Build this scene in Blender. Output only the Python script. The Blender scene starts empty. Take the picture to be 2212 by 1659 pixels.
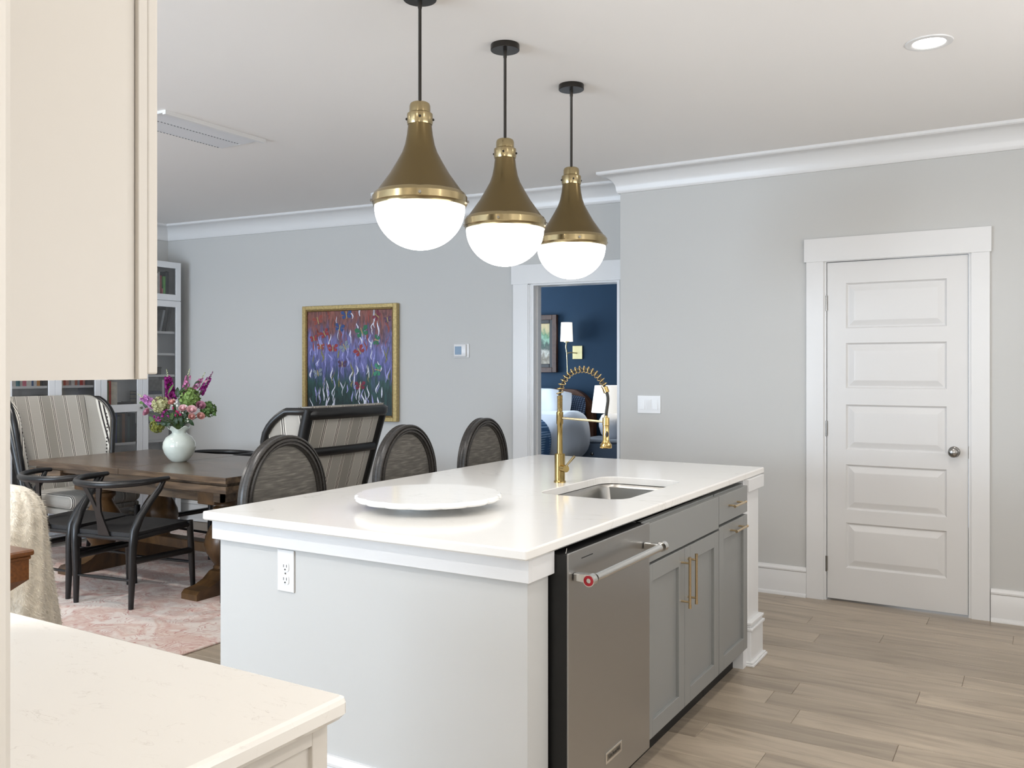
import bpy, bmesh, math, random
from mathutils import Vector, Matrix
from math import sin, cos, pi, radians, sqrt, atan2
random.seed(7)
scene = bpy.context.scene
COL = scene.collection

# ------------------------------------------------------------------ camera
YAW = 0.5398
FPX, HZ, CAMH = 1908.265, 798.19, 1.3976
cam_d = bpy.data.cameras.new('camera')
cam = bpy.data.objects.new('camera', cam_d); COL.objects.link(cam)
cam.location = (0, 0, CAMH); cam.rotation_euler = (pi/2, 0, YAW)
cam_d.sensor_width = 36; cam_d.lens = 36*FPX/2212
cam_d.shift_y = (HZ-829.5)/2212
cam_d.clip_start = 0.02
scene.camera = cam

# ------------------------------------------------------------------ light and exposure
scene.view_settings.view_transform = 'Standard'
scene.view_settings.look = 'None'
scene.view_settings.gamma = 1
scene.view_settings.use_curve_mapping = False
scene.view_settings.exposure = 0.2
world = bpy.data.worlds.new('World'); scene.world = world; world.use_nodes = True
bg = world.node_tree.nodes['Background']; bg.inputs[0].default_value = (0.86, 0.93, 1.0, 1); bg.inputs[1].default_value = 1.0

def area(name, loc, rot, sx, sy, power, col, spread=180, shape='RECTANGLE'):
    l = bpy.data.lights.new(name, 'AREA'); l.shape = shape; l.size = sx; l.size_y = sy
    l.energy = power; l.color = col; l.spread = radians(spread)
    o = bpy.data.objects.new(name, l); COL.objects.link(o); o.location = loc; o.rotation_euler = rot
    return o
DAY = (0.72, 0.85, 1.0)
# dining and bedroom window daylight; the kitchen and side lamps are added unseen fill
area('window_daylight', (-4.75, -2.52, 1.4), (pi/2+.72, 0, 0), 3.0, 1.8, 285, DAY)
area('kitchen_fill_light', (0.0, -2.52, 1.55), (pi/2+.95, 0, 0), 2.4, 1.3, 105, (1.0, 0.97, 0.93))  # added lamp for flat fill, at an invented kitchen window
area('side_fill_light', (1.82, 2.6, 1.6), (pi/2+.9, 0, pi/2), 3.2, 1.3, 52, (1.0, 0.98, 0.96))  # added lamp, tilted up to brighten the ceiling from an invented window
area('bedroom_window_daylight', (-7.40, 7.1, 1.4), (pi/2, 0, -pi/2), 1.5, 1.6, 230, (0.70, 0.84, 1.0))
CAN_POWER = 6.5
CAN_COL = (1.0, 0.955, 0.90)

# ------------------------------------------------------------------ helpers
def lin(c):
    c = c/255.0
    return c/12.92 if c <= 0.04045 else ((c+0.055)/1.055)**2.4
def rgb(r, g, b): return (lin(r), lin(g), lin(b), 1)

MATS = {}
def mat(name, col, rough=0.5, metal=0.0, bump=0, bscale=200, spec=0.5, var=0, vscale=6, emit=None, estr=0, coat=0, aniso=0, stretch=None, sheen=0):
    m = bpy.data.materials.new(name); m.use_nodes = True
    nt = m.node_tree; b = nt.nodes['Principled BSDF']
    b.inputs['Base Color'].default_value = col; b.inputs['Roughness'].default_value = rough
    b.inputs['Metallic'].default_value = metal; b.inputs['Specular IOR Level'].default_value = spec
    if coat: b.inputs['Coat Weight'].default_value = coat; b.inputs['Coat Roughness'].default_value = 0.08
    if sheen: b.inputs['Sheen Weight'].default_value = sheen
    if aniso: b.inputs['Anisotropic'].default_value = aniso
    if emit: b.inputs['Emission Color'].default_value = emit; b.inputs['Emission Strength'].default_value = estr
    tc = nt.nodes.new('ShaderNodeTexCoord')
    vec = tc.outputs['Object']
    if stretch:
        mp = nt.nodes.new('ShaderNodeMapping'); mp.inputs['Scale'].default_value = stretch
        nt.links.new(vec, mp.inputs['Vector']); vec = mp.outputs['Vector']
    if var:
        n = nt.nodes.new('ShaderNodeTexNoise'); n.inputs['Scale'].default_value = vscale; n.inputs['Detail'].default_value = 5
        nt.links.new(vec, n.inputs['Vector'])
        r = nt.nodes.new('ShaderNodeValToRGB')
        r.color_ramp.elements[0].position = 0.3; r.color_ramp.elements[1].position = 0.7
        r.color_ramp.elements[0].color = tuple(x*(1-var) for x in col[:3])+(1,)
        r.color_ramp.elements[1].color = tuple(min(1, x*(1+var)) for x in col[:3])+(1,)
        nt.links.new(n.outputs['Fac'], r.inputs['Fac']); nt.links.new(r.outputs['Color'], b.inputs['Base Color'])
    if bump:
        n2 = nt.nodes.new('ShaderNodeTexNoise'); n2.inputs['Scale'].default_value = bscale; n2.inputs['Detail'].default_value = 3
        nt.links.new(vec, n2.inputs['Vector'])
        bp = nt.nodes.new('ShaderNodeBump'); bp.inputs['Strength'].default_value = bump; bp.inputs['Distance'].default_value = 0.002
        nt.links.new(n2.outputs['Fac'], bp.inputs['Height']); nt.links.new(bp.outputs['Normal'], b.inputs['Normal'])
    MATS[name] = m
    return m
M = MATS

class MB:
    """collects geometry for one mesh"""
    def __init__(s): s.v = []; s.f = []; s.mi = []; s.cur = 0
    def add(s, vs, fs):
        o = len(s.v); s.v += [tuple(p) for p in vs]; s.f += [tuple(i+o for i in f) for f in fs]; s.mi += [s.cur]*len(fs); return s
    def box(s, x0, x1, y0, y1, z0, z1):
        if x0 > x1: x0, x1 = x1, x0
        if y0 > y1: y0, y1 = y1, y0
        if z0 > z1: z0, z1 = z1, z0
        return s.add([(x0,y0,z0),(x1,y0,z0),(x1,y1,z0),(x0,y1,z0),(x0,y0,z1),(x1,y0,z1),(x1,y1,z1),(x0,y1,z1)],
              [(0,3,2,1),(4,5,6,7),(0,1,5,4),(1,2,6,5),(2,3,7,6),(3,0,4,7)])
    def rbox(s, x0, x1, y0, y1, z0, z1, r=0.004, seg=2, edges=None):
        bm = bmesh.new(); bmesh.ops.create_cube(bm, size=1)
        for v in bm.verts: v.co = Vector((x0+(v.co.x+.5)*(x1-x0), y0+(v.co.y+.5)*(y1-y0), z0+(v.co.z+.5)*(z1-z0)))
        es = bm.edges[:] if edges is None else [e for e in bm.edges if edges(e)]
        bmesh.ops.bevel(bm, geom=es, offset=r, segments=seg, profile=0.5, affect='EDGES')
        s.frombm(bm); return s
    def frombm(s, bm):
        bm.verts.index_update()
        s.add([v.co for v in bm.verts], [[v.index for v in f.verts] for f in bm.faces]); bm.free(); return s
    def lathe(s, prof, n=32, c=(0,0,0), cap=True, mtx=None, rfun=None):
        vs = []; fs = []
        for (r, z) in prof:
            for i in range(n):
                a = 2*pi*i/n; rr, zz = (r, z) if rfun is None else rfun(r, z, a)
                p = Vector((rr*cos(a), rr*sin(a), zz))
                if mtx is not None: p = mtx @ p
                vs.append((p.x+c[0], p.y+c[1], p.z+c[2]))
        for j in range(len(prof)-1):
            for i in range(n):
                k = (i+1) % n; fs.append((j*n+i, j*n+k, (j+1)*n+k, (j+1)*n+i))
        if cap:
            fs.append(tuple(reversed(range(n)))); fs.append(tuple((len(prof)-1)*n+i for i in range(n)))
        return s.add(vs, fs)
    def tube(s, pts, r, n=8, closed=False, cap=True, flat=1.0, up=None):
        pts = [Vector(p) for p in pts]; m = len(pts)
        rs = r if isinstance(r, (list, tuple)) else [r]*m
        vs = []; fs = []; prev = None
        for i, p in enumerate(pts):
            if closed: t = (pts[(i+1) % m]-pts[i-1])
            else: t = pts[min(i+1, m-1)]-pts[max(i-1, 0)]
            t = t.normalized() if t.length > 1e-9 else Vector((0,0,1))
            if up is not None: a = t.cross(Vector(up))
            elif prev is None: a = t.cross(Vector((0,0,1)))
            else: a = prev - t*prev.dot(t)
            if a.length < 1e-4: a = t.cross(Vector((1,0,0)))
            a.normalize(); b = t.cross(a).normalized(); prev = a
            for k in range(n):
                an = 2*pi*k/n + pi/n
                vs.append(p + a*cos(an)*rs[i] + b*sin(an)*rs[i]*flat)
        for i in range(m if closed else m-1):
            j = (i+1) % m
            for k in range(n):
                l = (k+1) % n; fs.append((i*n+k, i*n+l, j*n+l, j*n+k))
        if cap and not closed:
            fs.append(tuple(reversed(range(n)))); fs.append(tuple((m-1)*n+k for k in range(n)))
        return s.add(vs, fs)
    def cyl(s, p0, p1, r, n=16, r1=None): return s.tube([p0, p1], [r, r if r1 is None else r1], n)
    def ball(s, c, rx, ry=None, rz=None, n=16, m=10):
        ry = rx if ry is None else ry; rz = rx if rz is None else rz
        vs = []; fs = []
        for j in range(m+1):
            th = pi*j/m
            for i in range(n):
                a = 2*pi*i/n; vs.append((c[0]+rx*sin(th)*cos(a), c[1]+ry*sin(th)*sin(a), c[2]+rz*cos(th)))
        for j in range(m):
            for i in range(n):
                k = (i+1) % n; fs.append((j*n+i, (j+1)*n+i, (j+1)*n+k, j*n+k))
        return s.add(vs, fs)
    def prism(s, poly, h0, h1, f):
        """poly of 2D points swept from h0 to h1, f(a,b,h)->xyz"""
        n = len(poly)
        vs = [f(a, b, h0) for a, b in poly]+[f(a, b, h1) for a, b in poly]
        fs = [tuple(reversed(range(n))), tuple(range(n, 2*n))]+[(i, (i+1) % n, n+(i+1) % n, n+i) for i in range(n)]
        return s.add(vs, fs)
    def grid(s, fn, nu, nv, closed_u=False):
        vs = [fn(i/(nu if closed_u else nu-1), j/(nv-1)) for j in range(nv) for i in range(nu)]
        fs = []
        for j in range(nv-1):
            for i in range(nu if closed_u else nu-1):
                k = (i+1) % nu; fs.append((j*nu+i, j*nu+k, (j+1)*nu+k, (j+1)*nu+i))
        return s.add(vs, fs)
    def sweep(s, path, prof, cap=True):
        """sweep a (offset, z) profile along a plan polyline with mitred corners; offset is to the left of travel"""
        P = [Vector((p[0], p[1])) for p in path]; vs = []; n = len(prof)
        for i, p in enumerate(P):
            d0 = (P[i]-P[i-1]).normalized() if i > 0 else None
            d1 = (P[i+1]-P[i]).normalized() if i < len(P)-1 else None
            n0 = Vector((-d0.y, d0.x)) if d0 else None; n1 = Vector((-d1.y, d1.x)) if d1 else None
            if n0 is None: mt = n1
            elif n1 is None: mt = n0
            else:
                mt = (n0+n1).normalized(); mt = mt/max(0.3, mt.dot(n0))
            for (o, z) in prof: q = p+mt*o; vs.append((q.x, q.y, z))
        fs = []
        for i in range(len(P)-1):
            for k in range(n):
                l = (k+1) % n; fs.append((i*n+k, i*n+l, (i+1)*n+l, (i+1)*n+k))
        if cap: fs.append(tuple(reversed(range(n)))); fs.append(tuple((len(P)-1)*n+k for k in range(n)))
        return s.add(vs, fs)
    def mesh(s, name, mats, smooth=None):
        me = bpy.data.meshes.new(name); me.from_pydata(s.v, [], s.f); me.update()
        for m in (mats if isinstance(mats, (list, tuple)) else [mats]): me.materials.append(m)
        if any(s.mi): me.polygons.foreach_set('material_index', s.mi)
        bm = bmesh.new(); bm.from_mesh(me); bmesh.ops.recalc_face_normals(bm, faces=bm.faces[:]); bm.to_mesh(me); bm.free()
        if smooth:
            me.polygons.foreach_set('use_smooth', [True]*len(me.polygons)); me.set_sharp_from_angle(angle=radians(smooth))
        return me
    def build(s, name, m, parent=None, smooth=None, loc=None, rotz=0):
        o = bpy.data.objects.new(name, s.mesh(name, m, smooth)); COL.objects.link(o)
        if parent is not None: o.parent = parent
        if loc is not None: o.location = loc
        if rotz: o.rotation_euler = (0, 0, rotz)
        return o

def tag(o, label=None, cat=None, group=None, kind=None):
    if label: o['label'] = label
    if cat: o['category'] = cat
    if group: o['group'] = group
    if kind: o['kind'] = kind
    return o
def thing(name, label, cat, loc=(0,0,0), rotz=0, group=None, kind=None):
    o = bpy.data.objects.new(name, None); o.empty_display_size = 0.1; COL.objects.link(o)
    o.location = loc; o.rotation_euler = (0, 0, rotz)
    return tag(o, label, cat, group, kind)
def copy_tree(o, parent=None):
    c = o.copy(); COL.objects.link(c)
    if parent is not None: c.parent = parent
    for ch in list(o.children): copy_tree(ch, c)
    return c
def struct(o, label): return tag(o, label, None, None, 'structure')

def nodes_mat(name):
    m = bpy.data.materials.new(name); m.use_nodes = True; MATS[name] = m
    nt = m.node_tree; return m, nt, nt.nodes['Principled BSDF'], nt.nodes, nt.links
def ramp(N, stops, interp='LINEAR'):
    r = N.new('ShaderNodeValToRGB'); cr = r.color_ramp; cr.interpolation = interp
    while len(cr.elements) > 1: cr.elements.remove(cr.elements[-1])
    cr.elements[0].position = stops[0][0]; cr.elements[0].color = stops[0][1]
    for p, c in stops[1:]: e = cr.elements.new(p); e.color = c
    return r

# ------------------------------------------------------------------ materials
mat('wall_paint', rgb(196,196,194), 0.6, bump=0.05, bscale=300)
mat('ceiling_paint', rgb(238,236,234), 0.75, bump=0.04, bscale=250)
mat('trim_white', rgb(222,222,222), 0.32)
mat('door_white', rgb(216,215,214), 0.34)
mat('cabinet_white', rgb(219,213,204), 0.38)
mat('plastic_white', rgb(226,226,226), 0.3)
mat('cab_grey', rgb(132,133,131), 0.36)
mat('toe_shaded', rgb(18,17,16), 0.6)  # kick plate colour, darkened to carry the deep shade of the toe space
mat('black_gap', rgb(14,14,14), 0.5)
mat('steel', rgb(168,166,162), 0.27, 1.0, aniso=0.5, bump=0.02, bscale=40, stretch=(1,1,60))
mat('steel_dw', rgb(176,175,173), 0.33, 1.0, bump=0.02, bscale=30, stretch=(1,60,1))
mat('chrome', rgb(225,224,221), 0.13, 1.0)
mat('nickel', rgb(150,148,145), 0.25, 1.0)
mat('brass', rgb(160,138,88), 0.24, 1.0)
mat('brass_gold', rgb(196,168,110), 0.18, 1.0)
mat('brass_shade', rgb(124,108,76), 0.27, 1.0, bump=0.02, bscale=30, stretch=(1,1,30))
mat('brass_band', rgb(170,154,118), 0.22, 1.0)
mat('brass_pull', rgb(200,178,142), 0.24, 1.0)
mat('bronze', rgb(62,59,56), 0.3, 0.9)
mat('hose', rgb(38,36,30), 0.5)
mat('black_wood', rgb(20,20,21), 0.33, var=0.2, vscale=20)
mat('black_seat', rgb(30,30,31), 0.55, bump=0.4, bscale=260)
mat('stool_wood', rgb(56,53,50), 0.3, var=0.45, vscale=30, stretch=(1,6,6))
mat('red_badge', rgb(150,18,32), 0.3)
mat('gold_frame', rgb(178,158,108), 0.4, 0.55, var=0.25, vscale=60, bump=0.3, bscale=120)
mat('gold_dark', rgb(120,98,58), 0.45, 0.6, var=0.35, vscale=120, bump=0.6, bscale=160)
mat('navy_wall', rgb(30,50,68), 0.6, spec=0.12, bump=0.05, bscale=200)
mat('brown_frame', rgb(66,44,32), 0.4, var=0.3, vscale=25)
mat('brown_frame_dark', rgb(30,25,22), 0.45)
mat('headboard_wood', rgb(82,52,34), 0.4, var=0.25, vscale=20)
mat('headboard_cloth', rgb(46,50,56), 0.85, bump=0.3, bscale=300)
mat('linen', rgb(236,238,242), 0.85, bump=0.25, bscale=60, sheen=0.2)
mat('nightstand_blue', rgb(112,126,146), 0.4)
mat('nightstand_top', rgb(176,182,190), 0.4)
mat('sconce_brass', rgb(200,186,140), 0.35, 0.8)
mat('lamp_white', rgb(236,240,248), 0.15)
mat('vase_glaze', rgb(206,214,206), 0.12, var=0.06, vscale=12, coat=0.6)
mat('green_stem', rgb(72,92,40), 0.55)
mat('leaf_dark', rgb(36,62,34), 0.45, var=0.3, vscale=30)
mat('leaf_mid', rgb(78,110,52), 0.5, var=0.3, vscale=30)
mat('fl_green', rgb(122,150,80), 0.6, var=0.25, vscale=40)
mat('fl_green2', rgb(96,128,70), 0.6, var=0.3, vscale=40)
mat('fl_palegreen', rgb(186,186,140), 0.6, var=0.25, vscale=40)
mat('fl_olive', rgb(128,132,58), 0.6, var=0.3, vscale=40)
mat('fl_magenta', rgb(140,28,118), 0.6, var=0.3, vscale=60)
mat('fl_pink', rgb(208,136,180), 0.6, var=0.2, vscale=60)
mat('fl_lilac', rgb(200,138,196), 0.6, var=0.2, vscale=60)
mat('fl_mauve', rgb(176,122,142), 0.6, var=0.2, vscale=60)
mat('fl_pale', rgb(232,192,196), 0.6, var=0.1, vscale=60)
mat('fl_peach', rgb(214,160,152), 0.6, var=0.15, vscale=60)
mat('fl_berry', rgb(176,22,96), 0.5)
mat('fl_white', rgb(236,236,226), 0.6)
mat('fl_bud', rgb(198,204,170), 0.6)
mat('bookcase_white', rgb(226,229,233), 0.4)
mat('pages', rgb(224,216,198), 0.8)
mat('desk_wood', rgb(104,62,28), 0.3, var=0.3, vscale=8, stretch=(3,12,12))
mat('fur', rgb(226,217,200), 0.95, var=0.12, vscale=30, bump=0.8, bscale=90, sheen=0.4)
mat('thermo_screen', rgb(132,156,180), 0.2)
mat('slot_dark', rgb(40,38,36), 0.6)
mat('vent_white', rgb(222,224,228), 0.5)
mat('basket_white', rgb(220,226,236), 0.5)
mat('basket_grey', rgb(120,124,130), 0.6)
mat('plank_base', rgb(118,106,93), 0.5)
mat('can_lens', rgb(255,250,240), 0.5, emit=(1, 0.97, 0.92, 1), estr=14)
mat('opal_glass', rgb(250,249,246), 0.12, emit=(1, 0.975, 0.94, 1), estr=5.5)
mat('shade_lit', rgb(250,246,238), 0.8, emit=(1, 0.93, 0.82, 1), estr=0.55)
mat('sconce_lit', rgb(250,246,238), 0.8, emit=(1, 0.95, 0.86, 1), estr=0.75)

# dark walnut table
def wood(name, c0, c1, scale, rough, axis):
    m, nt, b, N, L = nodes_mat(name)
    tc = N.new('ShaderNodeTexCoord'); mp = N.new('ShaderNodeMapping'); mp.inputs['Scale'].default_value = scale
    oi = N.new('ShaderNodeObjectInfo'); ad = N.new('ShaderNodeVectorMath'); ad.operation = 'ADD'
    L.new(tc.outputs['Object'], mp.inputs['Vector']); L.new(mp.outputs['Vector'], ad.inputs[0]); L.new(oi.outputs['Location'], ad.inputs[1])
    n = N.new('ShaderNodeTexNoise'); n.inputs['Scale'].default_value = 1; n.inputs['Detail'].default_value = 8; n.inputs['Distortion'].default_value = 1.2
    L.new(ad.outputs['Vector'], n.inputs['Vector'])
    r = ramp(N, [(0.3, c0), (0.68, c1)]); L.new(n.outputs['Fac'], r.inputs['Fac']); L.new(r.outputs['Color'], b.inputs['Base Color'])
    b.inputs['Roughness'].default_value = rough
    return m
wood('table_wood', rgb(60,47,37), rgb(112,92,72), (2.5, 18, 18), 0.24, 0)
wood('pedestal_wood', rgb(50,36,24), rgb(104,76,46), (6, 6, 4), 0.32, 0)

# floor planks: one material, each board its own tone from the object's random number
def plank_mat(name):
    m, nt, b, N, L = nodes_mat(name)
    tc = N.new('ShaderNodeTexCoord'); oi = N.new('ShaderNodeObjectInfo')
    mp = N.new('ShaderNodeMapping'); mp.inputs['Scale'].default_value = (1.1, 9, 9)
    cb = N.new('ShaderNodeCombineXYZ'); mu = N.new('ShaderNodeMath'); mu.operation = 'MULTIPLY'; mu.inputs[1].default_value = 37
    L.new(oi.outputs['Random'], mu.inputs[0]); L.new(mu.outputs[0], cb.inputs[0]); L.new(mu.outputs[0], cb.inputs[1])
    ad = N.new('ShaderNodeVectorMath'); L.new(tc.outputs['Object'], mp.inputs['Vector']); L.new(mp.outputs['Vector'], ad.inputs[0]); L.new(cb.outputs[0], ad.inputs[1])
    n = N.new('ShaderNodeTexNoise'); n.inputs['Scale'].default_value = 1.3; n.inputs['Detail'].default_value = 7; n.inputs['Distortion'].default_value = 1.6; n.inputs['Roughness'].default_value = 0.6
    L.new(ad.outputs[0], n.inputs['Vector'])
    r = ramp(N, [(0.25, rgb(136,123,108)), (0.5, rgb(168,154,136)), (0.75, rgb(186,171,152))]); L.new(n.outputs['Fac'], r.inputs['Fac'])
    hs = N.new('ShaderNodeHueSaturation'); mr = N.new('ShaderNodeMapRange'); mr.inputs['To Min'].default_value = 0.80; mr.inputs['To Max'].default_value = 1.12
    L.new(oi.outputs['Random'], mr.inputs['Value']); L.new(mr.outputs[0], hs.inputs['Value']); L.new(r.outputs['Color'], hs.inputs['Color'])
    L.new(hs.outputs['Color'], b.inputs['Base Color']); b.inputs['Roughness'].default_value = 0.34
    bp = N.new('ShaderNodeBump'); bp.inputs['Strength'].default_value = 0.06; bp.inputs['Distance'].default_value = 0.004
    L.new(n.outputs['Fac'], bp.inputs['Height']); L.new(bp.outputs[0], b.inputs['Normal'])
    return m
plank_mat('plank')
def floor_far():
    m, nt, b, N, L = nodes_mat('floor_far')
    tc = N.new('ShaderNodeTexCoord'); br = N.new('ShaderNodeTexBrick'); br.inputs['Scale'].default_value = 1
    br.inputs['Brick Width'].default_value = 1.5; br.inputs['Row Height'].default_value = 0.16; br.inputs['Mortar Size'].default_value = 0.0015
    br.inputs['Color1'].default_value = rgb(150,136,118); br.inputs['Color2'].default_value = rgb(128,114,98); br.inputs['Mortar'].default_value = rgb(70,62,54)
    L.new(tc.outputs['Object'], br.inputs['Vector']); L.new(br.outputs['Color'], b.inputs['Base Color']); b.inputs['Roughness'].default_value = 0.36
floor_far()

# quartz worktop with faint veins
def quartz(name, base, vein, sc, amt):
    m, nt, b, N, L = nodes_mat(name)
    tc = N.new('ShaderNodeTexCoord'); mp = N.new('ShaderNodeMapping'); mp.inputs['Rotation'].default_value = (0, 0, 0.5); mp.inputs['Scale'].default_value = (1, 2.2, 1)
    L.new(tc.outputs['Object'], mp.inputs['Vector'])
    n = N.new('ShaderNodeTexNoise'); n.inputs['Scale'].default_value = sc; n.inputs['Detail'].default_value = 9; n.inputs['Distortion'].default_value = 1.4
    L.new(mp.outputs[0], n.inputs['Vector'])
    r = ramp(N, [(0.0, (0,0,0,1)), (0.485, (0,0,0,1)), (0.5, (1,1,1,1)), (0.515, (0,0,0,1))]); L.new(n.outputs['Fac'], r.inputs['Fac'])
    n2 = N.new('ShaderNodeTexNoise'); n2.inputs['Scale'].default_value = sc*0.8; L.new(mp.outputs[0], n2.inputs['Vector'])
    r2 = ramp(N, [(0.5, (0,0,0,1)), (0.7, (1,1,1,1))]); L.new(n2.outputs['Fac'], r2.inputs['Fac'])
    mu = N.new('ShaderNodeMath'); mu.operation = 'MULTIPLY'; L.new(r.outputs['Color'], mu.inputs[0]); L.new(r2.outputs['Color'], mu.inputs[1])
    mu2 = N.new('ShaderNodeMath'); mu2.operation = 'MULTIPLY'; mu2.inputs[1].default_value = amt; L.new(mu.outputs[0], mu2.inputs[0])
    mx = N.new('ShaderNodeMix'); mx.data_type = 'RGBA'; mx.inputs['A'].default_value = base; mx.inputs['B'].default_value = vein
    L.new(mu2.outputs[0], mx.inputs['Factor']); L.new(mx.outputs['Result'], b.inputs['Base Color'])
    b.inputs['Roughness'].default_value = 0.12
quartz('quartz', rgb(234,232,228), rgb(190,184,174), 1.6, 0.5)
quartz('quartz_near', rgb(240,236,229), rgb(176,164,152), 14, 0.4)
quartz('marble', rgb(240,239,236), rgb(206,204,200), 5, 0.6)

# striped upholstery: u runs across the stripes
def stripes(name, axis, off=0.0, back=False):
    m, nt, b, N, L = nodes_mat(name)
    tc = N.new('ShaderNodeTexCoord'); sp = N.new('ShaderNodeSeparateXYZ'); L.new(tc.outputs['Object'], sp.inputs[0])
    src = sp.outputs['Y' if axis == 'y' else 'X']
    ad = N.new('ShaderNodeMath'); ad.operation = 'ADD'; ad.inputs[1].default_value = 10+off; L.new(src, ad.inputs[0])
    mu = N.new('ShaderNodeMath'); mu.operation = 'MULTIPLY'; mu.inputs[1].default_value = 1/0.30; L.new(ad.outputs[0], mu.inputs[0])
    fr = N.new('ShaderNodeMath'); fr.operation = 'FRACT'; L.new(mu.outputs[0], fr.inputs[0])
    A, B, C = rgb(186,182,175), rgb(160,156,148), rgb(174,170,163)
    Wt, Dk = rgb(220,216,206), rgb(52,46,46)
    st = [(0.0, A)]
    for p, nx in ((0.10, B), (0.42, C), (0.76, A)):
        st += [(p, Wt), (p+.019, Dk), (p+.036, Wt), (p+.055, Dk), (p+.072, Wt), (p+.091, nx)]
    r = ramp(N, st, 'CONSTANT'); L.new(fr.outputs[0], r.inputs['Fac'])
    wv = N.new('ShaderNodeTexWave'); wv.inputs['Scale'].default_value = 45; wv.bands_direction = 'Z'; L.new(tc.outputs['Object'], wv.inputs['Vector'])
    wv2 = N.new('ShaderNodeTexWave'); wv2.inputs['Scale'].default_value = 60; wv2.bands_direction = axis.upper(); L.new(tc.outputs['Object'], wv2.inputs['Vector'])
    mm = N.new('ShaderNodeMath'); mm.operation = 'MULTIPLY'; L.new(wv.outputs['Fac'], mm.inputs[0]); L.new(wv2.outputs['Fac'], mm.inputs[1])
    mx = N.new('ShaderNodeMix'); mx.data_type = 'RGBA'; mx.blend_type = 'MULTIPLY'; mx.inputs['B'].default_value = (0.62, 0.6, 0.57, 1)
    m3 = N.new('ShaderNodeMath'); m3.operation = 'MULTIPLY'; m3.inputs[1].default_value = 0.7 if back else 0.25; L.new(mm.outputs[0], m3.inputs[0])
    L.new(m3.outputs[0], mx.inputs['Factor']); L.new(r.outputs['Color'], mx.inputs['A']); L.new(mx.outputs['Result'], b.inputs['Base Color'])
    b.inputs['Roughness'].default_value = 0.9
    bp = N.new('ShaderNodeBump'); bp.inputs['Strength'].default_value = 0.2; bp.inputs['Distance'].default_value = 0.002
    L.new(mm.outputs[0], bp.inputs['Height']); L.new(bp.outputs[0], b.inputs['Normal'])
stripes('stripe_y', 'y'); stripes('stripe_x', 'x', 0.03, True); stripes('stripe_yb', 'y', 0.06, True)

# heathered stool linen: horizontal slubs
m, nt, b, N, L = nodes_mat('stool_cloth')
tc = N.new('ShaderNodeTexCoord'); mp = N.new('ShaderNodeMapping'); mp.inputs['Scale'].default_value = (1, 14, 130); L.new(tc.outputs['Object'], mp.inputs['Vector'])
n = N.new('ShaderNodeTexNoise'); n.inputs['Scale'].default_value = 1; n.inputs['Detail'].default_value = 6; L.new(mp.outputs[0], n.inputs['Vector'])
r = ramp(N, [(0.28, rgb(80,77,72)), (0.55, rgb(102,98,92)), (0.75, rgb(130,126,118))]); L.new(n.outputs['Fac'], r.inputs['Fac']); L.new(r.outputs['Color'], b.inputs['Base Color'])
b.inputs['Roughness'].default_value = 0.85

# faded oriental rug
m, nt, b, N, L = nodes_mat('rug')
tc = N.new('ShaderNodeTexCoord')
n1 = N.new('ShaderNodeTexNoise'); n1.inputs['Scale'].default_value = 3.6; n1.inputs['Detail'].default_value = 6; n1.inputs['Distortion'].default_value = 0.8
mp = N.new('ShaderNodeMapping'); mp.inputs['Scale'].default_value = (1.0, 1.5, 1); L.new(tc.outputs['Object'], mp.inputs['Vector']); L.new(mp.outputs[0], n1.inputs['Vector'])
dn = N.new('ShaderNodeTexNoise'); dn.inputs['Scale'].default_value = 5; dn.inputs['Detail'].default_value = 4; L.new(tc.outputs['Object'], dn.inputs['Vector'])
vm = N.new('ShaderNodeVectorMath'); vm.operation = 'MULTIPLY_ADD'; vm.inputs[1].default_value = (0.25,0.25,0); L.new(dn.outputs['Color'], vm.inputs[0]); L.new(tc.outputs['Object'], vm.inputs[2])
vo = N.new('ShaderNodeTexVoronoi'); vo.inputs['Scale'].default_value = 5.5; vo.feature = 'DISTANCE_TO_EDGE'; L.new(vm.outputs[0], vo.inputs['Vector'])
vs_ = N.new('ShaderNodeMath'); vs_.operation = 'SINE'; vk = N.new('ShaderNodeMath'); vk.operation = 'MULTIPLY'; vk.inputs[1].default_value = 70; L.new(vo.outputs['Distance'], vk.inputs[0]); L.new(vk.outputs[0], vs_.inputs[0])
vr = ramp(N, [(0.35, (0,0,0,1)), (0.85, (1,1,1,1))]); L.new(vs_.outputs[0], vr.inputs['Fac'])
r = ramp(N, [(0.25, rgb(226,218,210)), (0.45, rgb(220,208,200)), (0.55, rgb(206,178,167)), (0.62, rgb(218,204,194)), (0.74, rgb(176,144,132))]); L.new(n1.outputs['Fac'], r.inputs['Fac'])
mx = N.new('ShaderNodeMix'); mx.data_type = 'RGBA'; mx.inputs['B'].default_value = rgb(180,124,118)
n3 = N.new('ShaderNodeTexNoise'); n3.inputs['Scale'].default_value = 16; n3.inputs['Detail'].default_value = 5; L.new(tc.outputs['Object'], n3.inputs['Vector'])
r3 = ramp(N, [(0.42, (0,0,0,1)), (0.62, (0.75,0.75,0.75,1))]); L.new(n3.outputs['Fac'], r3.inputs['Fac'])
mm = N.new('ShaderNodeMath'); mm.operation = 'MULTIPLY'; L.new(vr.outputs['Color'], mm.inputs[0]); L.new(r3.outputs['Color'], mm.inputs[1])
L.new(mm.outputs[0], mx.inputs['Factor']); L.new(r.outputs['Color'], mx.inputs['A']); L.new(mx.outputs['Result'], b.inputs['Base Color'])
b.inputs['Roughness'].default_value = 0.95

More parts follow.
